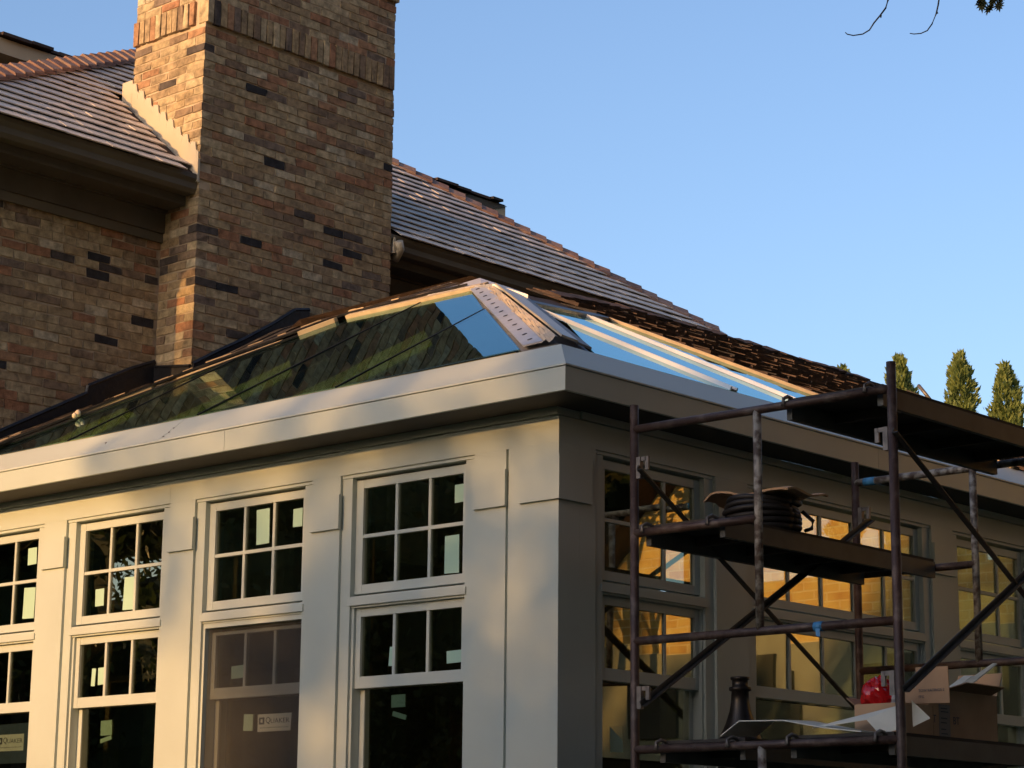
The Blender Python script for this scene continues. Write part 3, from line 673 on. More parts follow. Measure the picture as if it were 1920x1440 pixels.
# ---- felted roof strip between glass and chimney, membrane upstand
fs = MB()
inn = [E(-5.06, -.06, .01), E(-4.88, .21, .015), E(-4.19, 1.11, .02), E(-3.48, 1.80, .02), E(-2.4, 1.87, .02)]
out = [Vector((XL, .0, 2.60)), Vector((XL+.002, .65, 2.93)), Vector((XC+.004, 1.96, 3.57)), Vector((XC+.004, 2.75, 4.03)), E(-2.72, 2.05, .02)]
for i in range(4):
    for s_ in range(6):
        t0, t1 = s_/6, (s_+1)/6
        a, b = inn[i].lerp(out[i], t0), inn[i+1].lerp(out[i+1], t0); c, d = inn[i+1].lerp(out[i+1], t1), inn[i].lerp(out[i], t1)
        j = Vector((0, 0, .012 if s_ % 2 else 0)); fs.add([a+j, b+j, c+j, d+j], [(0, 1, 2, 3)])
fs.build('felt_strip', DECKW, sun)
for i in range(4):
    a, b = inn[i], inn[i+1]; wv = (out[i].lerp(out[i+1], .5)-a.lerp(b, .5)).normalized()
    MB().slab([a-wv*.012, b-wv*.012, b+wv*.016, a+wv*.016], NE*.014).build('edge_gap_line', MEMB, sun)  # black strip drawn for the dark gap along the glass edge
def upstand(pts, hgt, nrm, name):
    n_ = len(pts); mb = MB(); P = [Vector(q) for q in pts]
    for i in range(n_-1):
        h0_, h1_ = hgt[i], hgt[i+1]
        mb.slab([P[i], P[i+1], P[i+1]+Vector((0, 0, h1_)), P[i]+Vector((0, 0, h0_))], Vector(nrm)*.012)
        mb.tube([P[i]+Vector((0, 0, h0_)), P[i+1]+Vector((0, 0, h1_))], .018, 6)
    return mb.build(name, MEMB, sun)
yy = [.0, .3, .65, 1.0, 1.35, 1.36, 1.75, 1.95]
upstand([(XL+.003, y, 2.56+.515*y) for y in yy], [.07, .075, .10, .11, .12, .17, .17, .15], (1, 0, 0), 'membrane_upstand')
upstand([(XL, YC-.012, 3.54), (XC+.0, YC-.012, 3.57)], [.13, .05], (0, -1, 0), 'membrane_upstand')
upstand([(XC+.003, y, 3.545+(y-1.96)*.55) for y in (1.97, 2.2, 2.45, 2.75, 2.95, 3.1)], [.09, .10, .10, .12, .15, .10], (1, 0, 0), 'membrane_upstand')
# torn felt scraps along the glass edge
for i in range(34):
    t = random.random(); k_ = int(t*3.99); tt = t*3.99-k_
    a = inn[k_].lerp(inn[k_+1], tt); b = out[k_].lerp(out[k_+1], tt); c = a.lerp(b, random.uniform(.05, .55))+Vector((0, 0, .02))
    dr = (inn[k_+1]-inn[k_]).normalized(); l = random.uniform(.04, .16); wv = (b-a).normalized()*random.uniform(.015, .05)
    MB().slab([c, c+dr*l+wv*.3, c+dr*l*.8+wv, c+dr*.2*l+wv*.7], Vector((0, 0, .004))+NE*.003).build('torn_scrap', random.choice((TANW, TANW, DECKW)), sun)
for x, y, r in ((-4.60, .50, .022), (-4.58, .46, .018), (-4.93, .02, .03)):
    c = E(x, y, .03); MB().lathe(c-Vector((0, 0, r)), [(r*.5, 0), (r, r*.5), (r*.9, r*1.4), (r*.4, r*2)], 10).build('foam_blob', FOIL, sun, smooth=True)
# ---- shake slope right of the glass
RIDGE = [(-2.42, 2.30), (-2.46, 2.60), (-2.78, 3.27), (-3.40, 4.75), (-3.62, 6.2), (-3.66, 8.5)]
def ridge_x(y):
    for (x0, y0), (x1, y1) in zip(RIDGE, RIDGE[1:]):
        if y0 <= y <= y1: return x0+(x1-x0)*(y-y0)/(y1-y0)
    return RIDGE[-1][0] if y > RIDGE[-1][1] else RIDGE[0][0]
dk = MB(); top = [F(x, y, -.01) for x, y in RIDGE]; bot = [F(-1.65, 1.6, -.02), F(-2.0, 2.5, -.02), F(-1.3, yC(-1.3)+.08, -.02), F(.09, yC(.09)+.08, -.02), F(.09, 6.3, -.02), F(.09, 8.5, -.02)]
for i in range(5): dk.add([top[i], top[i+1], bot[i+1], bot[i]], [(0, 1, 2, 3)])
back = [Vector((XL, q.y, 3.2)) for q in top]
for i in range(5): dk.add([top[i], top[i+1], back[i+1], back[i]], [(3, 2, 1, 0)])
dk.add([E(-2.6, 2.12, .03), E(-4.3, 2.14, .0), Vector((XC, 2.7, 3.9)), Vector((XC, 3.9, 3.3)), back[0], top[0]], [(0, 1, 2, 3, 4, 5)])
sdeck = dk.build('shake_roof', SHAKEI, sun)
tiltF = math.atan(FB)-.06; cand = []
x = .12; kk = 0
while x > -3.7:
    y = max(yC(min(x, XT if x < XT else x))+.1, 2.3) if x > XT else 2.9
    y += random.uniform(0, .08)
    while y < 8.5:
        wd = random.choice((.12, .14, .18, .22, .26)); ym = y+wd/2; y += wd
        if x < ridge_x(ym)+.02: continue
        cand.append((x, ym, wd))
    x -= .165*math.cos(math.atan(FB))
cand.sort(key=lambda q: q[1]); mass = MB()
for i, (x, ym, wd) in enumerate(cand):
    p_ = F(x+random.uniform(-.02, .02), ym, .004+random.uniform(0, .014))
    Mx = Matrix.Translation(p_) @ Matrix.Rotation(tiltF+random.uniform(-.02, .02), 4, 'Y')
    me = get_sh(wd, SHAKE, .34, .024)
    if i < 300:
        ob = bpy.data.objects.new('shake', me); COL.objects.link(ob); ob.parent = sdeck; ob.matrix_local = Matrix.Translation(-ORG[sdeck.name]) @ Mx
    else: mass.add([Mx @ v.co for v in me.vertices], [tuple(p.vertices) for p in me.polygons])
mass.build('shake_field', SHAKEI, sdeck, kind='stuff')
# ragged ridge capping along the silhouette
for i in range(46):
    y = 2.45+i*.13; q = F(ridge_x(y), y, .03+random.uniform(0, .012))
    if y < 3.1: continue
    MB().obox(q, (.07, 0, -.07*FB), (0, .075, random.uniform(-.004, .012)), (.004, 0, .010)).build('ridge_shake', SHAKE, sdeck)

# ================================================================ scaffold
YA, YB_ = .05, 1.97; X0, X1, XS = .44, 1.90, 1.17; TR = .0212
sc = thing('scaffold', ((X0+X1)/2, (YA+YB_)/2, GZ), 'rusty brown tubular scaffold tower standing against the shaded sunroom wall', 'scaffold')
BZ = [2.125, 1.617, 1.10, .590, .08, -.43, -.95]
def frame(y, m, tops):
    MB().tube([(X0, y, GZ+.02), (X0, y, tops[0])], TR, 14).build('post', RUST, sc, smooth=True)
    MB().tube([(X1, y, GZ+.02), (X1, y, tops[1])], TR, 14).build('post', RUST, sc, smooth=True)
    for x in (X0, X1): MB().lathe((x, y, GZ), [(.07, 0), (.07, .008), (.024, .01), (.024, .06)], 14).build('base_plate', RUST, sc)
    for k_, z in enumerate(BZ):
        full = k_ in (0, 2, 3, 5, 6)
        a, b = (X0, (X1 if full else XS))
        if k_ in (1, 4): a, b = ((X0, XS) if y == YA else (XS-.18, XS))
        if k_ in (1, 4) and y != YA: a, b = X0, XS
        MB().tube([(a, y, z), (b, y, z)], TR*.95, 14).build('ledger', WORN if (y != YA and k_ == 0) else RUST, sc, smooth=True)
    MB().tube([(XS, y, BZ[0]), (XS, y, BZ[2])], TR*.92, 14).build('stub_post', WORN, sc, smooth=True)
    MB().tube([(XS, y, BZ[3]), (XS, y, BZ[5])], TR*.92, 14).build('stub_post', WORN, sc, smooth=True)
frame(YA, RUST, (2.245, 2.245)); frame(YB_, RUST, (2.24, 2.24))
def lock(x, y, z, dx):
    MB().box((x+dx*.02, y-.012, z-.05), (x+dx*.045, y+.012, z+.055)).box((x+dx*.045, y-.006, z+.035), (x+dx*.075, y+.006, z+.055)).box((x+dx*.07, y-.006, z-.01), (x+dx*.09, y+.006, z+.055)).build('brace_lock', HOOKM, sc)
for x, y, z, dx in ((X0, YA, 1.93, 1), (X1, YA, 1.90, -1), (X0, YA, .83, 1), (X0, YB_, 1.93, 1), (X1, YB_, 1.90, -1), (X0, YB_, .83, 1), (X1, YA, .83, -1)): lock(x, y, z, dx)
def brace(p, q):
    p, q = Vector(p), Vector(q); d = (q-p).normalized(); s_ = Vector((1, 0, 0)); n_ = d.cross(s_)
    c = (p+q)/2; MB().obox(c, d*((q-p).length/2), s_*.003, n_*.0135).obox(c+n_*.0125+s_*.014, d*((q-p).length/2), s_*.014, n_*.0025).build('cross_brace', BRACE, sc)
for x in (X0+.045, X1-.05+.07):
    brace((x, YA-.03, 1.93), (x, YB_+.05, .80)); brace((x+.014, YA-.03, .80), (x+.014, YB_+.05, 1.93))
    brace((x, YA-.03, .38), (x, YB_+.05, -.75)); brace((x+.014, YA-.03, -.75), (x+.014, YB_+.05, .38))
def tape(y, z, x0, x1): MB().tube([(x0, y, z), (x1, y, z)], TR*.95+.002, 14).build('tape_band', BLUET, sc, smooth=True)
tape(YA, BZ[2], 1.47, 1.515); tape(YB_, BZ[0], .50, .57)
MB().slab([(1.485, YA-.024, BZ[2]-.01), (1.51, YA-.024, BZ[2]-.012), (1.515, YA-.03, BZ[2]-.05), (1.495, YA-.03, BZ[2]-.045)], (0, .002, 0)).build('tape_band', BLUET, sc)
def plank(x0, x1, z, y0, y1, label, m=PLANKU):
    t = thing('scaffold_plank', ((x0+x1)/2, (y0+y1)/2, z-.09), label, 'scaffold plank', 'hooked planks lying across the scaffold frames')
    box('deck', (x0+.004, y0+.004, z), (x1-.004, y1-.004, z+.014), m, t)
    for a, b in ((x0, x0+.03), (x1-.03, x1)):
        r = MB().box((a, y0, z-.085), (b, y1, z-.001))
        r.build('side_rail', PLANKR, t)
    for y in np.arange(y0+.35, y1-.1, .42): box('cross_rib', (x0+.031, y, z-.05), (x1-.031, y+.03, z-.002), PLANKU, t)
    for ye, sg in ((y0, -1), (y1, 1)):
        for x in (x0+.03, x1-.05):
            pts = [(x, ye-sg*.02, z-.02), (x, ye+sg*.005, z+.012), (x, ye+sg*.035, z+.016), (x, ye+sg*.066, z+.002), (x, ye+sg*.074, z-.03)]
            MB().tube(pts, .009, 8).build('hook', HOOKM, t, smooth=True)
    return t
PZ = lambda z: z+TR+.004
plank(1.31, 1.83, PZ(BZ[0]), YA+.04, YB_-.04, 'topmost dark scaffold plank seen from below under the arborvitae tops')
plank(.48, .95, PZ(BZ[1]), YA+.04, YB_-.04, 'scaffold plank at mid height carrying the black cable coil')
plank(.56, 1.05, PZ(BZ[3]), YA+.04, YB_-.04, 'lowest scaffold plank nearest the wall under the folded white boards')
plank(1.30, 1.84, PZ(BZ[3]), YA+.04, YB_-.04, 'lowest scaffold plank on the outer side carrying the cardboard boxes')
# loose plank lying on the shake roof edge
t = thing('roof_board', (-.9, 5.2, 3.1), 'dark hooked board lying on the shake roof above the top scaffold plank', 'board')
a0 = Vector((.32, 5.2, 2.66))
ax = Vector((-.1, 1.0, .0)).normalized(); ay = Vector((-1, 0, .48)).normalized(); az = ax.cross(ay)*-1
c = F(-1.75, 6.9, .11)
MB().obox(c, ax*.85, ay*.16, NF*.02).build('deck', PLANKU, t)
MB().tube([c-ax*.87-ay*.1, c-ax*.9+NF*.05-ay*.02, c-ax*.87+NF*.08+ay*.06], .014, 8).build('hook', HOOKM, t, smooth=True)
# ---- black cable coil and cardboard on the middle plank
mz = PZ(BZ[1])+.014
t = thing('cable_coil', (.79, .62, mz), 'fat coil of black cable lying on the middle scaffold plank', 'cable coil')
cm = MB()
for k_ in range(6):
    n_ = 40; R0 = .165+random.uniform(-.012, .012); ox, oy = random.uniform(-.012, .012), random.uniform(-.012, .012)
    cm.tube([(.79+ox+R0*math.cos(a)*(1+.03*math.sin(3*a+k_)), .62+oy+R0*1.2*math.sin(a), mz+.016+k_*.026+.006*math.sin(2*a+k_)) for a in np.linspace(0, 2*math.pi, n_)], .0145, 8)
cm.build('loops', CABLE, t, smooth=True)
cm = MB()
for k_ in range(5):
    R0 = .125+random.uniform(-.012, .012)
    cm.tube([(.79+R0*math.cos(a), .62+R0*1.2*math.sin(a), mz+.016+k_*.028) for a in np.linspace(0, 2*math.pi, 30)], .0145, 8)
cm.build('inner_loops', CABLE, t, smooth=True)
MB().tube([(.95, .72, mz+.10), (1.00, .74, mz+.05), (.99, .74, mz+.015), (.94, .76, mz+.012)], .010, 8).build('loose_end', CABLE, t, smooth=True)
cs = MB(); NUx, NUy = 12, 8
for i in range(NUx+1):
    for j in range(NUy+1):
        x = .55+.50*i/NUx+random.uniform(-.008, .008); y = .45+.36*j/NUy+random.uniform(-.008, .008)
        cs.v.append((x, y, mz+.178+.012*math.sin(i*.8)+.010*math.sin(j*1.1+i*.5)-(.018 if i == 0 else 0)))
for i in range(NUx):
    for j in range(NUy): a = i*(NUy+1)+j; cs.f.append((a, a+NUy+1, a+NUy+2, a+1))
ob = cs.build('cardboard_sheet', CARD); sm = ob.modifiers.new('t', 'SOLIDIFY'); sm.thickness = .010
tag(ob, 'torn flat cardboard sheet lying on top of the black cable coil', 'cardboard')
# ---- things on the lowest planks
lz = PZ(BZ[3])+.014
def carton(x0, x1, y0, y1, z0, z1, label, flaps, name='cardboard_box'):
    t = thing(name, ((x0+x1)/2, (y0+y1)/2, z0), label, 'cardboard box'); th = .006
    box('side_panel', (x0, y0, z0), (x1, y0+th, z1), CARD, t); box('side_panel', (x0, y1-th, z0), (x1, y1, z1), CARDD, t)
    box('side_panel', (x0, y0+th+.0005, z0), (x0+th, y1-th-.0005, z1), CARD, t); box('side_panel', (x1-th, y0+th+.0005, z0), (x1, y1-th-.0005, z1), CARD, t)
    box('base_panel', (x0+th+.0005, y0+th+.0005, z0+.001), (x1-th-.0005, y1-th-.0005, z0+th), CARD, t)
    for poly, nrm, m in flaps: MB().slab(poly, nrm).build('flap', m, t)
    return t
# small open box with the red bag
bx = carton(1.502, 1.75, .30, .56, lz, lz+.142, 'small open cardboard box holding a red bag beside the outer post', [([(1.499, .30, lz+.139), (1.499, .56, lz+.139), (1.46, .56, lz+.17), (1.46, .30, lz+.17)], (0, 0, .005), CARDD)])
# red crinkled bag
def crumple(c, r, n, m, name, seed, sq=(1, 1, 1), lab=None, cat=None):
    rr = random.Random(seed); mb = MB(); U, Vn = 26, 16; ph = [(rr.uniform(2, 6), rr.uniform(2, 6), rr.uniform(0, 6)) for _ in range(6)]
    for i in range(Vn+1):
        th = math.pi*i/Vn
        for j in range(U):
            a = 2*math.pi*j/U; k_ = 1+sum(.055*math.sin(p_[0]*a+p_[2])*math.sin(p_[1]*th+p_[2]) for p_ in ph)+rr.uniform(-.045, .045)
            mb.v.append((c[0]+r*sq[0]*k_*math.sin(th)*math.cos(a), c[1]+r*sq[1]*k_*math.sin(th)*math.sin(a), c[2]+r*sq[2]*k_*math.cos(th)))
    for i in range(Vn):
        for j in range(U): mb.f.append((i*U+j, (i+1)*U+j, (i+1)*U+(j+1) % U, i*U+(j+1) % U))
    return mb.build(name, m)
tag(crumple((1.555, .42, lz+.185), .078, 0, REDP, 'plastic_bag', 3, (1.0, 1.1, 1.05)), 'shiny red plastic bag bulging out of the small open box', 'bag')
tag(crumple((1.645, .42, lz+.155), .034, 0, CLEARP, 'plastic_wrap', 8, (.8, .8, 1.5)), 'scrap of clear plastic wrap tucked beside the red bag', 'plastic wrap')
# big box with raised flaps and dark side
B0 = (1.585, 1.835, .95, 1.50); bz0, bz1 = lz, lz+.30
def wp(x, y, z): return Vector((x, y, z))
bb = carton(1.36, 1.665, .66, 1.27, lz, lz+.235, 'large cardboard box with raised flaps and lettering beside the outer scaffold post', [
    ([(1.605, .652, lz+.165), (1.781, .652, lz+.16), (1.779, .645, lz+.325), (1.61, .645, lz+.328)], (0, .005, 0), CARD),
    ([(1.667, .80, lz+.233), (1.667, 1.22, lz+.233), (1.76, 1.18, lz+.262), (1.76, .84, lz+.262)], (0, 0, .005), CARDD),
    ([(1.42, 1.275, lz+.233), (1.66, 1.275, lz+.233), (1.66, 1.34, lz+.35), (1.42, 1.34, lz+.35)], (0, .005, 0), CARD)])
lb = box('printed_sticker', (1.6652, .745, lz+.012), (1.6662, .84, lz+.165), GREYL, bb)
for z in (.03, .05, .08, .10, .13, .145): box('print_line', (1.6663, .76, lz+z), (1.6667, .825-random.uniform(0, .03), lz+z+.005), INKM, bb)
def flat_text(par, txt, o, du, dv, size, dn):
    cu = bpy.data.curves.new('lettering', 'FONT'); cu.body = txt; cu.extrude = .0003; cu.resolution_u = 2
    ob = bpy.data.objects.new('tmp', cu); COL.objects.link(ob)
    dg = bpy.context.evaluated_depsgraph_get(); me = bpy.data.meshes.new_from_object(ob.evaluated_get(dg)); bpy.data.objects.remove(ob)
    for v in me.vertices: c = v.co.copy(); v.co = Vector(du)*c.x*size+Vector(dv)*c.y*size+Vector(dn)*c.z
    me.materials.clear(); me.materials.append(INKM); return link('lettering', me, o, par)
flat_text(bb, 'TOW RATINGS 2', (1.622, .6445, lz+.215), (1, 0, 0), (0, -.04, 1), .018, (0, -1, 0))
flat_text(bb, 'ITG', (1.622, .6465, lz+.187), (1, 0, 0), (0, -.04, 1), .018, (0, -1, 0))
flat_text(bb, 'T', (1.6664, .69, lz+.08), (0, 1, 0), (0, 0, 1), .05, (1, 0, 0)); flat_text(bb, 'BT', (1.6664, .865, lz+.08), (0, 1, 0), (0, 0, 1), .05, (1, 0, 0))
tag(MB().slab([(1.60, .98, lz+.24), (1.63, 1.02, lz+.24), (1.675, 1.27, lz+.385), (1.66, 1.255, lz+.385)], (0, 0, .006)).build('white_strip', WBOARD), 'thin white strip sticking out of the large cardboard box', 'strip')
tag(MB().slab([(1.57, .95, lz+.24), (1.60, .97, lz+.24), (1.62, 1.14, lz+.32), (1.58, 1.12, lz+.32)], (0, 0, .006)).build('white_strip', WBOARD), 'short white strip leaning in the large cardboard box corner', 'strip')
# folded white boards in front
def folded(name, polys, label):
    t = thing(name, polys[0][0], label, 'white board')
    for p_ in polys: MB().slab(p_, (0, .0, .005)).build('leaf', WBOARD, t)
    return t
folded('white_board', [[(.887, .12, lz+.012), (.979, .14, lz+.078), (1.02, .36, lz+.088), (.93, .34, lz+.02)], [(.979, .14, lz+.078), (1.217, .15, lz+.072), (1.24, .36, lz+.078), (1.02, .36, lz+.088)], [(1.217, .15, lz+.072), (1.446, .13, lz+.030), (1.46, .33, lz+.036), (1.24, .36, lz+.078)], [(1.446, .13, lz+.030), (1.66, .11, lz+.004), (1.66, .30, lz+.006), (1.46, .33, lz+.036)]], 'flat folded white board lying on the lowest plank behind the bottom bar')
folded('white_board', [[(1.695, .10, lz+.055), (1.761, .10, lz-.012), (1.869, .10, lz+.012), (1.873, .11, lz+.110)], [(1.34, .20, lz+.036), (1.695, .10, lz+.055), (1.873, .11, lz+.110), (1.56, .24, lz+.075)], [(1.925, .10, lz+.125), (1.928, .10, lz+.016), (2.0, .12, lz+.050)]], 'bent white board propped up against the outer scaffold post')
# black iron garden chimney behind the scaffold
tag(MB().lathe((.43, .90, GZ), [(.10, 0), (.11, .1), (.115, 1.2), (.115, 2.20), (.11, 2.28), (.075, 2.36), (.055, 2.42), (.046, 2.47), (.044, 2.52), (.056, 2.525), (.056, 2.54), (.040, 2.545), (.040, 2.575), (.048, 2.58), (.048, 2.592)], 26).build('garden_stove', BLACKM, None, smooth=True), 'tall black iron garden stove with narrow neck behind the scaffold', 'garden stove')

# ================================================================ trees
def leaf_mesh(name, centers, radii, n, size, m, seed, squash=1.0, shell=.55, taper=None):
    r = np.random.default_rng(seed); C = np.array(centers); R = np.array(radii); wgt = R**2; wgt = wgt/wgt.sum()
    idx = r.choice(len(C), n, p=wgt); d = r.normal(size=(n, 3)); d /= np.linalg.norm(d, axis=1)[:, None]
    rad = R[idx]*(shell+(1-shell)*r.random(n)**.6); P = C[idx]+d*rad[:, None]*np.array([1, 1, squash])
    a = r.normal(size=(n, 3)); a /= np.linalg.norm(a, axis=1)[:, None]; b = np.cross(a, r.normal(size=(n, 3))); b /= np.linalg.norm(b, axis=1)[:, None]
    s = size*(.6+.8*r.random(n))[:, None]
    V = np.stack([P-a*s, P+b*s*.5, P+a*s, P-b*s*.5], 1).reshape(-1, 3); o = V.mean(0)
    me = bpy.data.meshes.new(name); me.vertices.add(4*n); me.vertices.foreach_set('co', (V-o).ravel().astype(np.float32))
    me.loops.add(4*n); me.loops.foreach_set('vertex_index', np.arange(4*n, dtype=np.int32))
    me.polygons.add(n); me.polygons.foreach_set('loop_start', np.arange(0, 4*n, 4, dtype=np.int32)); me.update(calc_edges=True)
    me.materials.append(m); return me, o
def tree(name, x, y, h, cr, label, seed, blobs=14, n=9000, size=.22, group=None, low=.25, core=False):
    r = random.Random(seed)
    t = thing(name, (x, y, GZ), label, 'tree', group)
    MB().tube([(x, y, GZ), (x+.1, y, GZ+h*.25), (x-.05, y+.1, GZ+h*.5), (x, y, GZ+h*.8)], h*.028, 10, r1=h*.006).build('trunk', BARK, t, smooth=True)
    cs_, rs_ = [], []
    for i in range(blobs):
        a = r.uniform(0, 6.28); zz = r.uniform(low, .95); rr_ = cr*(1-abs(zz-.55)*1.1)*r.uniform(.3, .9)
        cs_.append((x+rr_*math.cos(a), y+rr_*math.sin(a), GZ+h*zz)); rs_.append(cr*r.uniform(.28, .48))
    for i in range(5):
        c = cs_[i]; MB().tube([(x, y, GZ+h*(.25+.08*i)), ((x+c[0])/2, (y+c[1])/2, (GZ+h*(.25+.08*i)+c[2])/2+.2), c], h*.011, 6, r1=h*.003).build('limb', BARK, t)
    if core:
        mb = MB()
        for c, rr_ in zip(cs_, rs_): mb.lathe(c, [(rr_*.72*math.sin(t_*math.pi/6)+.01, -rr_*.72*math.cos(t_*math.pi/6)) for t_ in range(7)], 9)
        mb.build('opaque_core', CROWNCORE, t)  # solid core added so no bright sky shows through the crown
    me, o = leaf_mesh('crown', cs_, rs_, n, size, LEAFD, seed)
    link('crown', me, o, t); return t
# trees: some shade the windows or show in panes, others added to block light
SG = 'shade trees on the evening side of the garden'
bt = tree('shade_tree', -3.5, -31, 10.8, 4.1, 'broad dark shade tree whose shadow falls across the sunroom windows', 21, 40, 19500, .11, SG, .10)
MB().tube([(-3.8, -31, 6.6), (-6.8, -31.1, 9.6), (-8.7, -31.0, 11.0), (-8.95, -31, 11.9)], .07, 6, r1=.015).build('limb', BARK, bt)
me, o = leaf_mesh('crown', [(-8.75, -31, 10.55), (-8.95, -31, 11.25), (-8.55, -31, 12.0)], [.22, .24, .22], 700, .07, LEAFD, 61); link('crown', me, o, bt)
tree('shade_tree', 2.4, -20, 9.0, 3.2, 'low bushy tree added to shade the base of the mirrored brick house', 31, 24, 30000, .10, SG, .05)  # added to drop shade on the lower part of the mirrored house
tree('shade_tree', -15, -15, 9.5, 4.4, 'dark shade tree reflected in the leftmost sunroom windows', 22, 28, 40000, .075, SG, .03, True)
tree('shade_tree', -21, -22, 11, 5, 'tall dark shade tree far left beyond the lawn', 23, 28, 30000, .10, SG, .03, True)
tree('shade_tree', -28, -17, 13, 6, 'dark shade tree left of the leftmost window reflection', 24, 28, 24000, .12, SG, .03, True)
tree('shade_tree', 12.5, -7.5, 13, 3.6, 'unseen dark tree added beside the camera to dim the right wall', 26, 30, 24000, .18, SG, .02, True)  # this and the next two added out of view to darken the right wall
tree('shade_tree', 9.8, -1.0, 14, 3.4, 'unseen dark tree added facing the scaffold side to block sky light', 27, 30, 24000, .18, SG, .02, True)
tree('shade_tree', 11.0, 4.2, 15, 3.8, 'tall unseen tree added nearest the mirrored brick gable to block sky light', 29, 30, 24000, .18, SG, .02, True)
tree('shade_tree', 6.8, -20, 15, 3.6, 'unseen dark tree added right of the low bushy one against sky glow', 41, 30, 26000, .15, SG, .02, True)  # added with the next two to block bright sky near the sun
tree('shade_tree', 10.8, -15.5, 15, 4.0, 'unseen dark tree added behind the camera on the right against sky glow', 42, 30, 26000, .15, SG, .02, True)
tree('shade_tree', 14.5, -12, 15, 4.0, 'unseen dark tree added farthest right of the lawn to block sky glow', 43, 30, 22000, .18, SG, .02, True)
tree('shade_tree', 4.0, 19, 17, 5.5, 'very tall dark tree added behind the mirrored brick house to cover sky', 44, 30, 22000, .2, SG, .05, True)  # added to cover open sky above the mirrored house
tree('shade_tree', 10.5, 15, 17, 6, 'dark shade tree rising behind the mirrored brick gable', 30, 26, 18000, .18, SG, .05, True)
tree('shade_tree', -1.75, -31, 14.2, 2.0, 'slim dark tree added beside the broad one to shade the mirrored wall', 51, 26, 24000, .13, SG, .05, True)  # added only to shade part of the mirrored brick wall
t = thing('young_tree', (6.7, 7.6, GZ), 'slender young tree mirrored as a dark streak in the right hand panes', 'tree')
MB().tube([(6.7, 7.6, GZ), (6.75, 7.6, 1.0), (6.62, 7.62, 2.4), (6.7, 7.6, 4.2)], .075, 8, r1=.03).build('trunk', BARK, t, smooth=True)
for q in ((6.0, 7.4, 3.9), (7.4, 7.5, 3.6), (5.6, 7.7, 4.6)): MB().tube([(6.64, 7.61, 2.6), ((6.64+q[0])/2, 7.6, q[2]-.3), q], .03, 6, r1=.01).build('limb', BARK, t)
me, o = leaf_mesh('crown', [(6.7, 7.6, 4.5), (6.1, 7.4, 4.0), (7.4, 7.5, 3.7), (5.6, 7.7, 4.7), (6.9, 7.5, 5.2)], [.6, .5, .55, .45, .6], 2600, .07, LEAFD, 52); link('crown', me, o, t)
hm, ho = leaf_mesh('horizon_blocker', [(x+random.uniform(-.5, .5), -40+random.uniform(-1, 1), GZ+zz) for x in range(-60, 50) for zz in (.8, 2.2, 3.6, 5.0)], [1.2]*440, 40000, .24, LEAFD, 300)  # unseen leaf belt added to cut low horizon light on the soffit
fw = link('horizon_blocker', hm, ho); fw['kind'] = 'stuff'; fw['label'] = 'added belt of leaves blocking low sky light on the evening side'
# arborvitae row beyond the scaffold
AG = 'arborvitae in a row beyond the scaffold'
def arbor(x, y, ztop, wd, label, seed):
    h = ztop-GZ; r = np.random.default_rng(seed); t = thing('arborvitae', (x, y, GZ), label, 'arborvitae', AG)
    MB().tube([(x, y, GZ), (x, y, ztop-.3)], .14, 8, r1=.02).build('trunk', BARK, t)
    n = 15000; q = r.random(n)**.75; dz = q*5.5          # only the upper part carries fine sprays
    rad = wd*.9*np.minimum(1, .12+(dz/1.0)**.6)*(1+.04*dz)
    a = r.random(n)*6.283; lump = 1+.26*np.sin(3*a+dz*4+seed)+.20*np.sin(5*a-dz*8+seed*2.3)+.16*np.sin(dz*(13+2*seed)+a*2)+.12*(r.random(n)<.05)*3*r.random(n)
    rr = rad*lump*(.45+.55*r.random(n)**.5)
    P = np.stack([x+rr*np.cos(a), y+rr*np.sin(a), ztop-dz+.10*r.random(n)], 1)
    up_ = np.stack([np.cos(a)*.55+.3*r.normal(size=n), np.sin(a)*.55+.3*r.normal(size=n), .8+.3*r.normal(size=n)], 1); up_ /= np.linalg.norm(up_, axis=1)[:, None]
    b = np.cross(up_, r.normal(size=(n, 3))); b /= np.linalg.norm(b, axis=1)[:, None]
    s = (.035+.055*r.random(n))[:, None]
    V = np.stack([P-up_*s*.5, P+b*s*.45, P+up_*s*1.3, P-b*s*.45], 1).reshape(-1, 3); o = V.mean(0)
    me = bpy.data.meshes.new('crown'); me.vertices.add(4*n); me.vertices.foreach_set('co', (V-o).ravel().astype(np.float32))
    me.loops.add(4*n); me.loops.foreach_set('vertex_index', np.arange(4*n, dtype=np.int32))
    me.polygons.add(n); me.polygons.foreach_set('loop_start', np.arange(0, 4*n, 4, dtype=np.int32)); me.update(calc_edges=True); me.materials.append(LEAFA)
    link('crown', me, o, t)
arbor(-17.41, 28.81, 10.13, .27, 'leftmost arborvitae tip just showing above the shake roof', 1)
arbor(-16.50, 29.53, 10.34, .30, 'arborvitae partly hidden behind the tall outer scaffold post', 2)
arbor(-15.59, 30.36, 10.43, .285, 'tallest narrow arborvitae standing clear against the sky', 3)
arbor(-14.93, 31.00, 10.20, .30, 'rightmost arborvitae at the edge above the top plank', 4)
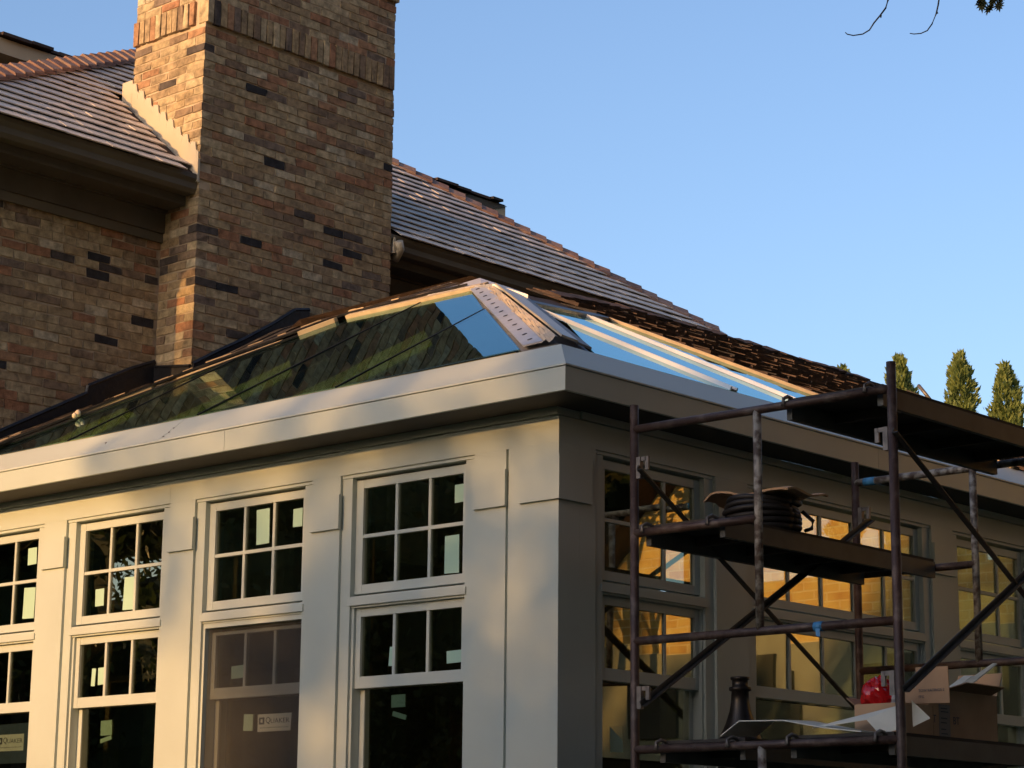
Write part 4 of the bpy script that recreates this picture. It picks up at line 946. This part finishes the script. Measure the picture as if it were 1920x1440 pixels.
# overhanging maple: limb, two bare twigs, a leaf cluster
t = thing('maple_tree', (10.2, .2, GZ), 'maple tree whose bare drooping twigs hang into the top right sky', 'tree')
MB().tube([(10.2, .2, GZ), (10.1, .1, 1.0), (9.9, 0, 3.2), (9.6, -.1, 5.5)], .16, 12, r1=.09).build('trunk', BARK, t, smooth=True)
MB().tube([(9.9, 0, 3.2), (8.0, -1.0, 4.1), (6.0, -1.8, 4.2), (4.4, -2.3, 3.7), (3.75, -2.35, 3.25)], .06, 8, r1=.012).build('limb', BARK, t, smooth=True)
MB().tube([(4.0, -2.36, 3.42), (3.70, -2.46, 3.05), (3.56, -2.50, 2.80), (3.54, -2.506, 2.715), (3.532, -2.508, 2.69), (3.515, -2.515, 2.667), (3.497, -2.523, 2.645), (3.484, -2.53, 2.622), (3.468, -2.545, 2.608), (3.446, -2.565, 2.603), (3.432, -2.578, 2.607), (3.426, -2.579, 2.614)], .0034, 6, r1=.0016).build('twig', BARK, t, smooth=True)
MB().tube([(3.518, -2.513, 2.669), (3.516, -2.513, 2.660)], .0022, 5).build('bud', BARK, t)
MB().tube([(3.9, -2.34, 3.2), (3.72, -2.38, 2.92), (3.663, -2.397, 2.74), (3.657, -2.4, 2.70), (3.65, -2.402, 2.672), (3.636, -2.406, 2.64), (3.622, -2.412, 2.62), (3.606, -2.424, 2.611), (3.588, -2.436, 2.610), (3.577, -2.443, 2.613)], .0030, 6, r1=.0015).build('twig', BARK, t, smooth=True)
MB().tube([(3.652, -2.402, 2.682), (3.655, -2.401, 2.672)], .0022, 5).build('bud', BARK, t)
MB().tube([(4.2, -2.33, 3.55), (3.95, -2.30, 3.1), (3.80, -2.295, 2.80), (3.775, -2.293, 2.74)], .006, 6, r1=.003).build('twig', BARK, t, smooth=True)
for i in range(17):
    c = Vector((3.775, -2.293, 2.728))+Vector((random.uniform(-.03, .035), random.uniform(-.03, .03), random.uniform(-.035, .03)))
    a = Vector((random.uniform(-.6, .6), random.uniform(-.6, .6), -1)).normalized(); b = a.cross(Vector((random.gauss(0, 1), random.gauss(0, 1), .1))).normalized()
    n_ = 11; poly = []
    for k_ in range(n_*2):
        an = math.pi*2*k_/(n_*2); rad = (.026 if k_ % 2 == 0 else .014)*(1.15 if abs(math.sin(an)) < .5 else .9)
        poly.append(c+a*rad*math.cos(an)+b*rad*.85*math.sin(an))
    MB().slab(poly, a.cross(b)*.0006).build('leaf', LEAFM, t)
mc = [(9.8, 0, 8.5), (8.6, 1.2, 8.8), (11.0, -1.0, 8.3), (10.2, 2.8, 8.6), (9.5, -2.6, 9.4)]+[(2.6+1.9*a+random.uniform(-.5, .5), -3.6+2.1*b+random.uniform(-.5, .5), 9.6+random.uniform(-.4, .8)) for a in range(4) for b in range(7)]  # overhead crown added out of view to keep sky light off the wall
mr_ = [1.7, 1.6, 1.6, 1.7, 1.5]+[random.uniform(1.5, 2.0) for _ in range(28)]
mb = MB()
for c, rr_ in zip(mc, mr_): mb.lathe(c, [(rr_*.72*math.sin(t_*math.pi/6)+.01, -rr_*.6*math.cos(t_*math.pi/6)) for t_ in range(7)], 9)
mb.build('opaque_core', CROWNCORE, t)  # solid cores added to make the overhead crown block the sky
for c in mc[5::5]: MB().tube([(9.75, -.05, 4.6), ((9.7+c[0])/2, c[1]/2, 7.6), c], .07, 6, r1=.02).build('limb', BARK, t)
me, o = leaf_mesh('crown', mc, mr_, 45000, .13, LEAFM, 77); link('crown', me, o, t)

# ================================================================ neighbouring brick house, seen in the right-hand panes
NB = brickwall_mat('neighbour_brick', (.74, .58, .22), (.62, .42, .14), (.78, .66, .36), .24, .085, .008)
nh = thing('neighbour_house', (7, 12, GZ), 'golden brick house mirrored in the right hand sunroom panes', 'house')
MB().slab([(1.4, 9.0, 2.2), (7.3, 9.0, 2.2), (7.3, 9.0, 2.72), (4.4, 9.0, 5.7), (1.4, 9.0, 5.7)], (0, 7, 0)).build('wall', NB, nh)
MB().slab([(7.75, 8.6, 2.20), (4.38, 8.6, 5.66), (4.38, 8.6, 5.84), (7.95, 8.6, 2.20)], (0, 7.6, 0)).build('roof', SHAKEI, nh)
box('shaded_base', (1.4, 8.95, GZ), (7.3, 15.9, 2.199), mat('shaded_pale_wall', (.30, .33, .27), .8), nh)  # pale lower wall, with the shade on it put into its grey
for xx in (2.0, 3.4, 4.8, 6.2): box('shutter', (xx, 8.90, 1.2), (xx+.62, 8.949, 1.95), mat('dark_shutter', (.05, .055, .05), .6), nh)
